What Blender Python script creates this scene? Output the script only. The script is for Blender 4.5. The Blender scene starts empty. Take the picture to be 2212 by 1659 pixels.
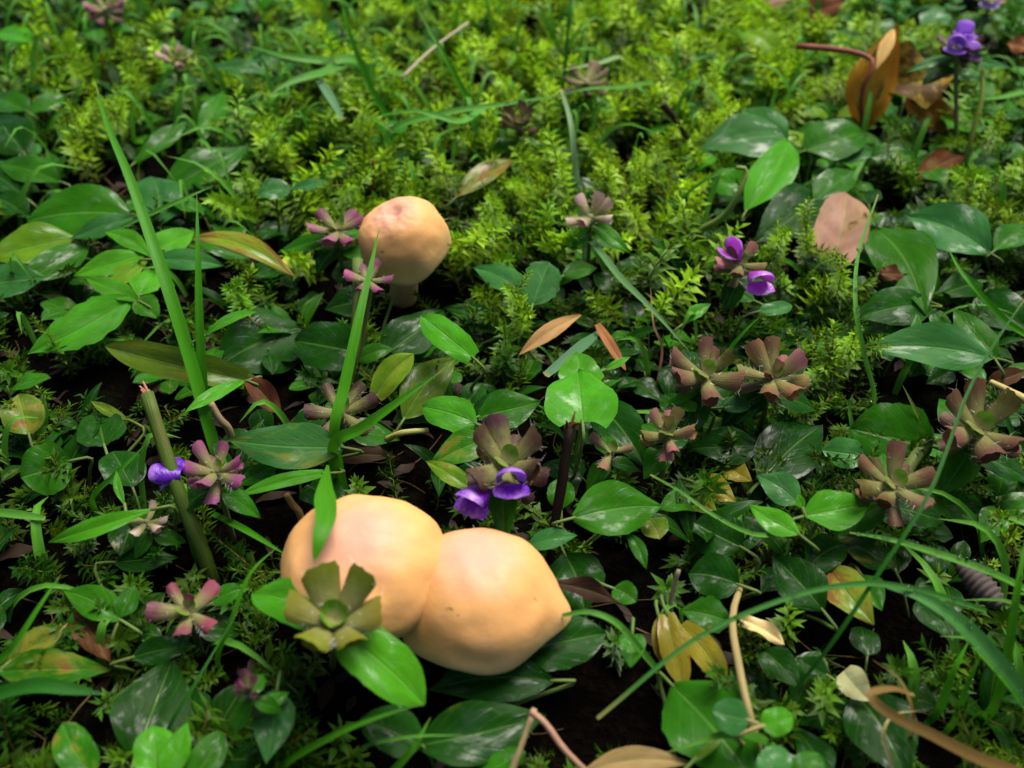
import bpy, math, random
import numpy as np
from mathutils import Vector, Matrix, noise

# ------------------------------------------------------------------ camera, sky, sun, exposure
S = 0.01                      # everything below is laid out in centimetres, the scene is in metres
CAM_H, PITCH, HFOV = 18.0, math.radians(40.0), math.radians(55.0)
scene = bpy.context.scene
COL = scene.collection
cam_d = bpy.data.cameras.new('camera')
cam = bpy.data.objects.new('camera', cam_d)
COL.objects.link(cam)
cam.location = (0, 0, CAM_H * S)
cam.rotation_euler = (math.pi / 2 - PITCH, 0, 0)
cam_d.sensor_width = 36.0
cam_d.lens = 18.0 / math.tan(HFOV / 2)
cam_d.clip_start, cam_d.clip_end = 0.005, 200.0
cam_d.dof.use_dof = True
cam_d.dof.focus_distance = 24.0 * S
cam_d.dof.aperture_fstop = 14.0
scene.camera = cam

SUN_EL, SUN_AZ = math.radians(64), math.radians(35)      # high soft light from beyond, on the right
world = bpy.data.worlds.new('World')
scene.world = world
world.use_nodes = True
wn = world.node_tree.nodes
sky = wn.new('ShaderNodeTexSky')
sky.sky_type = 'NISHITA'
sky.sun_disc = False
sky.sun_elevation = SUN_EL
sky.sun_rotation = SUN_AZ
sky.dust_density = 4.0
sky.ozone_density = 0.6
bg = wn['Background']
bg.inputs['Strength'].default_value = 0.055
world.node_tree.links.new(sky.outputs[0], bg.inputs[0])
sun_d = bpy.data.lights.new('sun', 'SUN')
sun_d.energy = 3.0
sun_d.angle = math.radians(40)
sun_d.color = (1.0, 0.95, 0.86)
sun = bpy.data.objects.new('sun', sun_d)
COL.objects.link(sun)
sd = Vector((math.sin(SUN_AZ) * math.cos(SUN_EL), math.cos(SUN_AZ) * math.cos(SUN_EL), math.sin(SUN_EL)))
sun.rotation_euler = sd.to_track_quat('Z', 'Y').to_euler()
scene.view_settings.view_transform = 'Standard'
scene.view_settings.look = 'None'
scene.view_settings.gamma = 1.0
scene.view_settings.exposure = 1.1
scene.cycles.max_bounces = 7
scene.cycles.diffuse_bounces = 3
scene.cycles.glossy_bounces = 2
scene.cycles.transmission_bounces = 4

# ------------------------------------------------------------------ helpers
rng = random.Random(7)
nrg = np.random.default_rng(7)
FW, FH = 2212.0, 1659.0
FL = (FW / 2) / math.tan(HFOV / 2)
CAM = Vector((0, 0, CAM_H))
CF = Vector((0, math.cos(PITCH), -math.sin(PITCH)))
CU = Vector((0, math.sin(PITCH), math.cos(PITCH)))
CR = Vector((1, 0, 0))
UP = Vector((0, 0, 1))


def P(fx, fy, z):
    """the point at height z (cm) that the photograph shows at fx, fy"""
    d = CF + CR * ((fx - FW / 2) / FL) + CU * ((FH / 2 - fy) / FL)
    return CAM + d * ((z - CAM_H) / d.z)


def proj(p):
    q = Vector(p) - CAM
    dep = q.dot(CF)
    return (FW / 2 + FL * q.dot(CR) / dep, FH / 2 - FL * q.dot(CU) / dep, dep)


def tocam(p):
    return (CAM - Vector(p)).normalized()


def ground_z(x, y):
    return 0.35 * noise.noise(Vector((x * .16, y * .16, 3.1))) + 0.14 * noise.noise(Vector((x * .55, y * .55, 9.0)))


def tag(o, label=None, cat=None, group=None, kind=None):
    if label: o['label'] = label
    if cat: o['category'] = cat
    if group: o['group'] = group
    if kind: o['kind'] = kind
    return o


def root(name, base, label=None, cat=None, group=None):
    o = bpy.data.objects.new(name, None)
    o.empty_display_size = 0.005
    o.location = Vector(base) * S
    COL.objects.link(o)
    o['_b'] = tuple(base)
    return tag(o, label, cat, group)


def mesh_data(name, verts, faces, mat, uv=None, smooth=True, base=(0, 0, 0), col=None):
    me = bpy.data.meshes.new(name)
    b = Vector(base)
    me.from_pydata([tuple((Vector(v) - b) * S) for v in verts], [], faces)
    me.materials.append(mat)
    if smooth:
        me.polygons.foreach_set('use_smooth', [True] * len(me.polygons))
    if uv:
        lay = me.uv_layers.new(name='UVMap')
        li = np.empty(len(me.loops), dtype=np.int32)
        me.loops.foreach_get('vertex_index', li)
        lay.data.foreach_set('uv', np.asarray(uv, dtype=np.float32)[li].ravel())
    if col is not None:
        a = me.color_attributes.new('Col', 'FLOAT_COLOR', 'POINT')
        a.data.foreach_set('color', np.asarray(col, dtype=np.float32).ravel())
    me.update()
    return me


def part(name, geo, mat, parent, color=None, base=None):
    """one mesh object; geo = (verts in world cm, faces, uv)"""
    b = base if base is not None else (parent['_b'] if parent is not None and '_b' in parent else (0, 0, 0))
    me = mesh_data(name, geo[0], geo[1], mat, geo[2] if len(geo) > 2 else None, base=b)
    o = bpy.data.objects.new(name, me)
    COL.objects.link(o)
    if parent is not None:
        o.parent = parent
        o['_b'] = tuple(b)
    else:
        o.location = Vector(b) * S
    if color is not None:
        o.color = color if len(color) == 4 else (*color, 0.0)
    return o


def vary(c, amt=0.18, r=rng):
    k = 1 + r.uniform(-amt, amt)
    return (c[0] * k * (1 + r.uniform(-amt, amt) * .5), c[1] * k, c[2] * k * (1 + r.uniform(-amt, amt) * .5), c[3] if len(c) > 3 else 0.0)


def spline(pts, n):
    """Catmull-Rom through pts, n samples"""
    pts = [Vector(p) for p in pts]
    if len(pts) == 2:
        return [pts[0].lerp(pts[1], i / (n - 1)) for i in range(n)]
    q = [pts[0] * 2 - pts[1]] + pts + [pts[-1] * 2 - pts[-2]]
    out, m = [], len(pts) - 1
    for i in range(n):
        t = i / (n - 1) * m
        k = min(int(t), m - 1)
        t -= k
        a, b, c, d = q[k:k + 4]
        out.append(0.5 * ((2 * b) + (c - a) * t + (2 * a - 5 * b + 4 * c - d) * t * t + (3 * b - a - 3 * c + d) * t ** 3))
    return out


def tube(pts, r0, r1, n=8, seg=7, cap=True, bump=0.0):
    c = spline(pts, n)
    V, F, U = [], [], []
    nx = None
    for i, p in enumerate(c):
        t = (c[min(i + 1, n - 1)] - c[max(i - 1, 0)])
        t = t.normalized() if t.length > 1e-6 else UP
        if nx is None:
            nx = t.orthogonal().normalized()
        nx = (nx - t * nx.dot(t)).normalized()
        ny = t.cross(nx)
        r = r0 + (r1 - r0) * i / (n - 1)
        for k in range(seg):
            a = 2 * math.pi * k / seg
            rr = r * (1 + bump * noise.noise(p * 3 + Vector((k * .7, 0, 0))))
            V.append(p + (nx * math.cos(a) + ny * math.sin(a)) * rr)
            U.append((k / seg, i / (n - 1)))
    for i in range(n - 1):
        for k in range(seg):
            k2 = (k + 1) % seg
            F.append((i * seg + k, i * seg + k2, (i + 1) * seg + k2, (i + 1) * seg + k))
    if cap:
        F.append(tuple(range(seg))[::-1])
        F.append(tuple((n - 1) * seg + k for k in range(seg)))
    return V, F, U


PROF = {
    'ovate': [.10, .50, .80, .96, 1, .96, .86, .70, .49, .26, .02],
    'round': [.16, .66, .90, .99, 1, 1, .97, .90, .76, .52, .06],
    'heart': [.62, .88, .99, 1, .96, .89, .79, .66, .49, .28, .02],
    'lance': [.10, .34, .60, .82, .96, 1, .94, .80, .58, .31, .02],
    'spat': [.09, .16, .28, .46, .68, .87, .98, 1, .90, .64, .08],
    'strap': [.55, .75, .88, .96, 1, 1, .97, .90, .76, .50, .04],
}


def leaf_geo(B, T, hw, nrm, shape='ovate', bend=.06, fold=.22, wave=.10, serr=0., nu=4, nv=14, lobe=0., twist=0., r=rng, quilt=.06, bite=None, curl=0.):
    B, T = Vector(B), Vector(T)
    d = T - B
    L = d.length
    e = d / L
    n = Vector(nrm)
    n = (n - e * n.dot(e)).normalized()
    w = e.cross(n).normalized()
    pr = PROF[shape]
    ph, ph2 = r.uniform(0, 6.28), r.uniform(0, 6.28)
    side = r.uniform(-.06, .06)
    nvein = r.uniform(5, 7)
    V, F, U = [], [], []
    cols = 2 * nu + 1
    for i in range(nv + 1):
        v = i / nv
        k = min(int(v * 10), 9)
        f = v * 10 - k
        h = pr[k] * (1 - f) + pr[k + 1] * f
        if i == nv: h = pr[10]
        tw = twist * v
        wv = w * math.cos(tw) + n * math.sin(tw)
        nn = n * math.cos(tw) - w * math.sin(tw)
        c = B + d * v + n * (bend * L * 4 * v * (1 - v)) - n * (curl * L * v * v) + w * (side * L * math.sin(math.pi * v))
        for j in range(cols):
            s = (j - nu) / nu
            a = abs(s)
            hh = h
            if serr and a == 1:
                hh *= 1 + serr * ((v * 9 + .1 * s) % 1.0 - .5)
            if a == 1:
                hh *= 1 + .05 * noise.noise(Vector((v * 11, s * 3, ph)))
            if bite and s * bite[1] > 0 and abs(v - bite[0]) < bite[2]:
                hh *= 1 - .55 * math.cos((v - bite[0]) / bite[2] * math.pi / 2) * (.7 + .3 * math.sin(v * 90))
            el = fold * a * h * hw - .10 * a * a * h * hw
            el += wave * hw * a * a * math.sin(v * 9 + ph + (1.7 if s > 0 else 0)) * (1.2 - .4 * v)
            el += quilt * hw * math.cos(2 * math.pi * (v * nvein - a * 1.6)) * math.sin(math.pi * min(a * 1.15, 1)) * (1 - v * .6)
            el -= .04 * hw * math.exp(-(s / .2) ** 2)
            back = lobe * L * a * a * (1 - v) ** 3
            V.append(c + wv * (s * hh * hw) + nn * el - e * back)
            U.append((s * .5 + .5, v))
    for i in range(nv):
        for j in range(cols - 1):
            a0 = i * cols + j
            F.append((a0, a0 + 1, a0 + cols + 1, a0 + cols))
    return V, F, U


def ribbon(pts, w, face=.5, n=22, taper=(.75, 1., .02), fold=.25, twist=0., flip=1):
    """grass blade through pts (cm); w = half width list or number, V-shaped in section"""
    c = spline(pts, n)
    V, F, U = [], [], []
    for i, p in enumerate(c):
        t = (c[min(i + 1, n - 1)] - c[max(i - 1, 0)]).normalized()
        q = tocam(p) * face + UP * (1 - face)
        nn = q - t * q.dot(t)
        nn = nn.normalized() if nn.length > 1e-4 else t.orthogonal().normalized()
        ww = t.cross(nn)
        s = i / (n - 1)
        a = twist * s
        ww, nn = ww * math.cos(a) + nn * math.sin(a), nn * math.cos(a) - ww * math.sin(a)
        k = taper[0] + (taper[1] - taper[0]) * min(s / .35, 1) if s < .35 else taper[1] + (taper[2] - taper[1]) * ((s - .35) / .65) ** 1.8
        h = w * k
        for j, sx in enumerate((-1, -.5, 0, .5, 1)):
            V.append(p + ww * (sx * h) + nn * (fold * h * abs(sx) * flip))
            U.append((sx * .5 + .5, s))
    for i in range(n - 1):
        for j in range(4):
            a0 = i * 5 + j
            F.append((a0, a0 + 1, a0 + 6, a0 + 5))
    return V, F, U


def ball(c, r, nu=8, nv=5, sq=(1, 1, 1)):
    V, F = [], []
    c = Vector(c)
    V.append(c + Vector((0, 0, r * sq[2])))
    for i in range(1, nv):
        a = math.pi * i / nv
        for k in range(nu):
            b = 2 * math.pi * k / nu
            V.append(c + Vector((r * sq[0] * math.sin(a) * math.cos(b), r * sq[1] * math.sin(a) * math.sin(b), r * sq[2] * math.cos(a))))
    V.append(c - Vector((0, 0, r * sq[2])))
    for k in range(nu):
        F.append((0, 1 + k, 1 + (k + 1) % nu))
        F.append((len(V) - 1, 1 + (nv - 2) * nu + (k + 1) % nu, 1 + (nv - 2) * nu + k))
    for i in range(nv - 2):
        for k in range(nu):
            F.append((1 + i * nu + k, 1 + (i + 1) * nu + k, 1 + (i + 1) * nu + (k + 1) % nu, 1 + i * nu + (k + 1) % nu))
    return V, F


def join(*gs):
    V, F, U = [], [], []
    for g in gs:
        o = len(V)
        V += list(g[0])
        F += [tuple(i + o for i in f) for f in g[1]]
        U += list(g[2]) if len(g) > 2 else [(.5, .5)] * len(g[0])
    return V, F, U


# ------------------------------------------------------------------ materials
class NT:
    def __init__(self, name):
        self.m = bpy.data.materials.new(name)
        self.m.use_nodes = True
        self.t = self.m.node_tree
        self.n = self.t.nodes
        self.b = self.n['Principled BSDF']
        self.out = self.n['Material Output']

    def new(self, typ, **kw):
        nd = self.n.new(typ)
        for k, v in kw.items():
            setattr(nd, k, v)
        return nd

    def link(self, a, b):
        self.t.links.new(a, b)

    def put(self, sock, v):
        if isinstance(v, bpy.types.NodeSocket):
            self.link(v, sock)
        else:
            sock.default_value = v

    def math(self, op, a, b=None, c=None, clamp=False):
        nd = self.new('ShaderNodeMath', operation=op, use_clamp=clamp)
        for i, v in enumerate((a, b, c)):
            if v is not None:
                self.put(nd.inputs[i], v)
        return nd.outputs[0]

    def mix(self, fac, a, b, typ='MIX'):
        nd = self.new('ShaderNodeMix', data_type='RGBA', blend_type=typ)
        self.put(nd.inputs[0], fac)
        self.put(nd.inputs[6], a if isinstance(a, bpy.types.NodeSocket) or len(a) == 4 else (*a, 1))
        self.put(nd.inputs[7], b if isinstance(b, bpy.types.NodeSocket) or len(b) == 4 else (*b, 1))
        return nd.outputs[2]

    def noise(self, vec, scale, detail=4, rough=.55, dist=0.):
        nd = self.new('ShaderNodeTexNoise')
        nd.inputs['Scale'].default_value = scale
        nd.inputs['Detail'].default_value = detail
        nd.inputs['Roughness'].default_value = rough
        nd.inputs['Distortion'].default_value = dist
        if vec is not None:
            self.link(vec, nd.inputs['Vector'])
        return nd.outputs[0]

    def ramp(self, fac, *stops):
        nd = self.new('ShaderNodeValToRGB')
        el = nd.color_ramp.elements
        while len(el) < len(stops):
            el.new(.5)
        for e, (p, c) in zip(el, stops):
            e.position = p
            e.color = (*c, 1) if len(c) == 3 else c
        self.link(fac, nd.inputs[0])
        return nd.outputs[0]

    def step(self, x, lo, hi):
        nd = self.new('ShaderNodeMapRange', interpolation_type='SMOOTHSTEP')
        self.put(nd.inputs[0], x)
        nd.inputs[1].default_value, nd.inputs[2].default_value = lo, hi
        return nd.outputs[0]

    def bump(self, h, strength, dist):
        nd = self.new('ShaderNodeBump')
        nd.inputs['Strength'].default_value = strength
        nd.inputs['Distance'].default_value = dist
        self.link(h, nd.inputs['Height'])
        self.link(nd.outputs[0], self.b.inputs['Normal'])
        return nd.outputs[0]

    def obj(self):
        return self.new('ShaderNodeTexCoord').outputs['Object']

    def uv(self):
        o = self.new('ShaderNodeTexCoord').outputs['UV']
        sp = self.new('ShaderNodeSeparateXYZ')
        self.link(o, sp.inputs[0])
        return o, sp.outputs[0], sp.outputs[1]

    def translucent(self, col, fac, normal=None):
        t = self.new('ShaderNodeBsdfTranslucent')
        self.put(t.inputs[0], col)
        mx = self.new('ShaderNodeMixShader')
        self.put(mx.inputs[0], fac)
        self.link(self.b.outputs[0], mx.inputs[1])
        self.link(t.outputs[0], mx.inputs[2])
        self.link(mx.outputs[0], self.out.inputs[0])


def leaf_material(name, rough=.30, veins=True, trans=.30, spec=.5, blotch=(.20, .085, .025)):
    m = NT(name)
    oi = m.new('ShaderNodeObjectInfo')
    uv, u, v = m.uv()
    # every leaf gets its own patch of noise
    cmb = m.new('ShaderNodeCombineXYZ')
    m.link(u, cmb.inputs[0]); m.link(v, cmb.inputs[1])
    m.link(m.math('MULTIPLY', oi.outputs['Random'], 40.0), cmb.inputs[2])
    vec = cmb.outputs[0]
    n1 = m.noise(vec, 3.0, 5, .6)
    n2 = m.noise(vec, 14.0, 3, .6)
    a = m.math('ABSOLUTE', m.math('SUBTRACT', u, .5))
    hv = m.new('ShaderNodeHueSaturation')
    m.link(oi.outputs['Color'], hv.inputs['Color'])
    m.link(m.math('MULTIPLY_ADD', n1, 1.1, .48), hv.inputs['Value'])
    m.link(m.math('MULTIPLY_ADD', n2, .04, .48), hv.inputs['Hue'])
    col = hv.outputs[0]
    mid = m.math('SUBTRACT', 1.0, m.step(a, .006, .040), clamp=True)
    ribs = m.math('ABSOLUTE', m.math('SUBTRACT', m.math('FRACT', m.math('ADD', m.math('MULTIPLY', v, 6.0), m.math('MULTIPLY', a, -5.5))), .5))
    side = m.math('SUBTRACT', 1.0, m.step(ribs, .02, .10), clamp=True)
    vein = m.math('MAXIMUM', mid, m.math('MULTIPLY', side, .16)) if veins else mid
    lite = m.mix(.5, col, (.24, .46, .10))
    col = m.mix(m.math('MULTIPLY', vein, .34), col, lite)
    # yellowing and brown spots, as much as the leaf is old (the alpha of its colour)
    n3 = m.noise(vec, 2.2, 4, .65, .4)
    age = oi.outputs['Alpha']
    thr = m.math('SUBTRACT', .86, m.math('MULTIPLY', age, .46))
    old = m.step(m.math('SUBTRACT', n3, thr), -.05, .06)
    yel = m.step(m.math('SUBTRACT', n3, thr), -.18, .02)
    col = m.mix(m.math('MULTIPLY', yel, m.math('MULTIPLY', age, .8, clamp=True)), col, (.30, .27, .03))
    col = m.mix(m.math('MULTIPLY', old, .9), col, blotch)
    m.link(col, m.b.inputs['Base Color'])
    m.link(m.math('MULTIPLY_ADD', m.noise(vec, 5.0, 3, .6), .50, rough - .14), m.b.inputs['Roughness'])
    # rain lies on the leaf in patches
    wet = m.step(m.noise(vec, 3.4, 4, .6, .3), .50, .68)
    m.link(m.math('MULTIPLY_ADD', wet, spec, .05), m.b.inputs['Specular IOR Level'])
    h = m.math('ADD', m.math('MULTIPLY', vein, -.8), m.math('MULTIPLY', n2, .35))
    m.bump(h, .45, .0004)
    g = m.new('ShaderNodeHueSaturation')
    g.inputs['Hue'].default_value = .485
    g.inputs['Value'].default_value = 1.8
    m.link(col, g.inputs['Color'])
    m.translucent(g.outputs[0], trans)
    return m.m


M_LEAF = leaf_material('leaf', rough=.20, spec=.45)
M_HAIRY = leaf_material('hairy_leaf', rough=.46, spec=.2)
M_DEAD = leaf_material('dead_leaf', rough=.42, spec=.12, trans=.16, blotch=(.05, .02, .008))


def blade_material():
    m = NT('grass_blade')
    oi = m.new('ShaderNodeObjectInfo')
    uv, u, v = m.uv()
    mp = m.new('ShaderNodeMapping')
    mp.inputs['Scale'].default_value = (16, 1.4, 1)
    m.link(uv, mp.inputs[0])
    st = m.noise(mp.outputs[0], 2.0, 3, .5)
    hv = m.new('ShaderNodeHueSaturation')
    m.link(oi.outputs['Color'], hv.inputs['Color'])
    m.link(m.math('MULTIPLY_ADD', st, .9, .55), hv.inputs['Value'])
    tip = m.step(v, .93, 1.0)
    col = m.mix(m.math('MULTIPLY', tip, .6), hv.outputs[0], (.32, .24, .08))
    br = m.step(m.math('SUBTRACT', m.noise(uv, 2.5, 3), m.math('SUBTRACT', .9, m.math('MULTIPLY', oi.outputs['Alpha'], .5))), -.05, .08)
    col = m.mix(br, col, (.28, .13, .04))
    m.link(col, m.b.inputs['Base Color'])
    m.b.inputs['Roughness'].default_value = .28
    m.b.inputs['Specular IOR Level'].default_value = .12
    m.bump(st, .4, .0003)
    m.translucent(col, .30)
    return m.m


M_BLADE = blade_material()


def stem_material(name, rough=.45):
    m = NT(name)
    oi = m.new('ShaderNodeObjectInfo')
    uv, u, v = m.uv()
    mp = m.new('ShaderNodeMapping')
    mp.inputs['Scale'].default_value = (8, 2.0, 1)
    m.link(uv, mp.inputs[0])
    st = m.noise(mp.outputs[0], 2.5, 4, .6)
    hv = m.new('ShaderNodeHueSaturation')
    m.link(oi.outputs['Color'], hv.inputs['Color'])
    m.link(m.math('MULTIPLY_ADD', st, 1.1, .42), hv.inputs['Value'])
    red = m.math('MULTIPLY', m.step(st, .52, .68), oi.outputs['Alpha'])
    m.link(m.mix(red, hv.outputs[0], (.12, .035, .03)), m.b.inputs['Base Color'])
    m.b.inputs['Roughness'].default_value = rough
    m.b.inputs['Specular IOR Level'].default_value = .15
    m.bump(st, .6, .0004)
    return m.m


M_STEM = stem_material('plant_stem')


def moss_material():
    m = NT('moss_leaf')
    at = m.new('ShaderNodeAttribute', attribute_name='Col')
    m.link(at.outputs['Color'], m.b.inputs['Base Color'])
    m.b.inputs['Roughness'].default_value = .42
    m.b.inputs['Specular IOR Level'].default_value = .18
    m.translucent(at.outputs['Color'], .30)
    return m.m


M_MOSS = moss_material()


def calyx_material():
    m = NT('calyx')
    oi = m.new('ShaderNodeObjectInfo')
    uv, u, v = m.uv()
    cmb = m.new('ShaderNodeCombineXYZ')
    m.link(u, cmb.inputs[0]); m.link(v, cmb.inputs[1])
    m.link(m.math('MULTIPLY', oi.outputs['Random'], 30.0), cmb.inputs[2])
    n = m.noise(cmb.outputs[0], 4.0, 4, .6)
    mp = m.new('ShaderNodeMapping')
    mp.inputs['Scale'].default_value = (14, .8, 1)
    m.link(cmb.outputs[0], mp.inputs[0])
    rib = m.noise(mp.outputs[0], 1.6, 2)
    pale = m.mix(n, (.16, .20, .035), (.28, .24, .11))
    f = m.step(m.math('ADD', v, m.math('MULTIPLY', m.math('SUBTRACT', n, .5), .7)), .22, .92)
    hv = m.new('ShaderNodeHueSaturation')
    m.link(oi.outputs['Color'], hv.inputs['Color'])
    m.link(m.math('MULTIPLY_ADD', rib, .5, .72), hv.inputs['Value'])
    col = m.mix(f, pale, hv.outputs[0])
    m.link(col, m.b.inputs['Base Color'])
    m.b.inputs['Roughness'].default_value = .42
    m.b.inputs['Specular IOR Level'].default_value = .2
    m.bump(m.math('ADD', rib, n), .5, .0003)
    m.translucent(col, .28)
    return m.m


M_CALYX = calyx_material()


def plain(name, col, rough=.4, var=.35, scale=400., trans=0., spec=.5, use_obj=False):
    m = NT(name)
    n = m.noise(m.obj(), scale, 4, .6)
    c = (*col, 1) if not use_obj else None
    if use_obj:
        c = m.new('ShaderNodeObjectInfo').outputs['Color']
    hv = m.new('ShaderNodeHueSaturation')
    m.put(hv.inputs['Color'], c)
    m.link(m.math('MULTIPLY_ADD', n, 2 * var, 1 - var), hv.inputs['Value'])
    m.link(hv.outputs[0], m.b.inputs['Base Color'])
    m.b.inputs['Roughness'].default_value = rough
    m.b.inputs['Specular IOR Level'].default_value = spec
    m.bump(n, .35, .0003)
    if trans:
        m.translucent(hv.outputs[0], trans)
    return m.m


def petal_material():
    m = NT('corolla')
    uv, u, v = m.uv()
    n = m.noise(m.obj(), 420., 4, .65)
    oc = m.new('ShaderNodeObjectInfo').outputs['Color']
    e = m.step(m.math('ADD', v, m.math('MULTIPLY', m.math('SUBTRACT', n, .5), 1.2)), .55, 1.05)
    col = m.mix(m.math('MULTIPLY', e, .7), oc, (.55, .28, .80))
    m.link(col, m.b.inputs['Base Color'])
    m.b.inputs['Roughness'].default_value = .3
    m.bump(n, .6, .0005)
    m.translucent(col, .35)
    return m.m


M_PETAL = petal_material()
M_HAIR = plain('white_hair', (.75, .75, .68), .5, .1, 100., .4)
M_TWIG = plain('twig_bark', (.03, .015, .01), .7, .6, 900., use_obj=True, spec=.12)
M_LITTER = plain('leaf_litter', (.020, .010, .005), .6, .6, 300., .1, spec=.15)
M_STALK = plain('mushroom_stalk', (.62, .40, .17), .45, .25, 500.)

m = NT('dew')
m.b.inputs['Base Color'].default_value = (1, 1, 1, 1)
m.b.inputs['Transmission Weight'].default_value = 1.0
m.b.inputs['IOR'].default_value = 1.33
m.b.inputs['Roughness'].default_value = .0
M_DEW = m.m


def soil_material():
    m = NT('soil')
    o = m.obj()
    n1 = m.noise(o, 60., 5, .6)
    n2 = m.noise(o, 420., 4, .65)
    col = m.ramp(n2, (.25, (.0005, .0003, .0002)), (.55, (.0016, .0009, .0005)), (.8, (.008, .0042, .002)))  # soil tones pushed near black to deepen the shadows in the gaps
    grn = m.step(n1, .55, .7)
    col = m.mix(m.math('MULTIPLY', grn, .5), col, (.004, .009, .002))
    m.link(col, m.b.inputs['Base Color'])
    m.b.inputs['Roughness'].default_value = .8
    m.b.inputs['Specular IOR Level'].default_value = .02
    m.bump(m.math('ADD', n1, n2), 1.0, .004)
    return m.m


M_SOIL = soil_material()


def cap_material(name, apex=(.62, .30, .20), peach=(.66, .34, .115), pale=(.72, .47, .19)):
    """apricot wax-cap skin: pinker round the crown, paler towards the rim, with faint streaks"""
    m = NT(name)
    uv, u, v = m.uv()
    o = m.obj()
    n1 = m.noise(o, 55., 4, .55, .3)
    n2 = m.noise(o, 230., 4, .6)
    f = m.math('ADD', v, m.math('MULTIPLY', m.math('SUBTRACT', n1, .5), .55))
    col = m.ramp(f, (.12, apex), (.42, peach), (.72, peach), (.96, pale))
    spot = m.step(n1, .62, .74)
    col = m.mix(m.math('MULTIPLY', spot, .55), col, (.68, .40, .30))
    hv = m.new('ShaderNodeHueSaturation')
    m.link(col, hv.inputs['Color'])
    m.link(m.math('MULTIPLY_ADD', n2, .24, .88), hv.inputs['Value'])
    lip = m.step(v, .962, .99)
    dirt = m.step(m.noise(o, 320., 2, .5), .74, .79)
    col = m.mix(m.math('MULTIPLY', dirt, .6), m.mix(lip, hv.outputs[0], (.74, .60, .38)), (.10, .045, .02))
    m.link(col, m.b.inputs['Base Color'])
    mp = m.new('ShaderNodeMapping')
    mp.inputs['Scale'].default_value = (60, 3, 1)
    m.link(uv, mp.inputs[0])
    streak = m.noise(mp.outputs[0], 1.0, 4, .6, .3)
    m.b.inputs['Roughness'].default_value = .50
    m.b.inputs['Specular IOR Level'].default_value = .28
    m.b.inputs['Subsurface Weight'].default_value = .18
    m.b.inputs['Subsurface Radius'].default_value = (1.0, .45, .18)
    m.b.inputs['Subsurface Scale'].default_value = .0025
    m.bump(m.math('ADD', m.math('ADD', n1, m.math('MULTIPLY', n2, .5)), m.math('MULTIPLY', streak, .10)), .30, .0012)
    return m.m


M_CAP = cap_material('cap_skin')
M_GILL = plain('gill', (.60, .38, .16), .5, .2, 300., .15)

# palette (real-world reflectances)
C = dict(
    B=(.050, .225, .008, .05),     # bright green
    M=(.023, .120, .004, .08),     # mid green
    D=(.008, .050, .003, .05),     # dark green
    K=(.032, .135, .028, .02),     # grey green, wet
    Y=(.110, .230, .010, .25),     # yellow green
    O=(.070, .130, .010, .45),     # olive, ageing
    X=(.190, .165, .012, .80),     # yellow, decaying
)

# ------------------------------------------------------------------ the ground
def axis_coords(lo, hi, step, far, grow=1.35):
    c = list(np.arange(lo, hi + 1e-6, step))
    d = step
    a = lo
    while a > -far:
        d *= grow; a -= d; c.insert(0, a)
    d = step; a = hi
    while a < far:
        d *= grow; a += d; c.append(a)
    return c


gx, gy = axis_coords(-55, 55, .9, 2500), axis_coords(0, 95, .9, 2500)
GV, GF = [], []
for yy in gy:
    for xx in gx:
        GV.append((xx, yy, ground_z(xx, yy)))
for j in range(len(gy) - 1):
    for i in range(len(gx) - 1):
        a0 = j * len(gx) + i
        GF.append((a0, a0 + 1, a0 + len(gx) + 1, a0 + len(gx)))
g = part('ground', (GV, GF), M_SOIL, None)
tag(g, 'damp soil showing between the plants, its colour darkened for shade', 'ground', kind='structure')


def G(fx, fy):
    """the point of the soil under fx, fy"""
    p = P(fx, fy, 0)
    return P(fx, fy, ground_z(p.x, p.y))


def on_ground(p, sink=.12):
    return Vector((p[0], p[1], ground_z(p[0], p[1]) - sink))


# ------------------------------------------------------------------ mushrooms
def frame(axis):
    a = Vector(axis).normalized()
    x = (CR - a * CR.dot(a)).normalized()
    y = a.cross(x)
    return x, y, a


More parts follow.
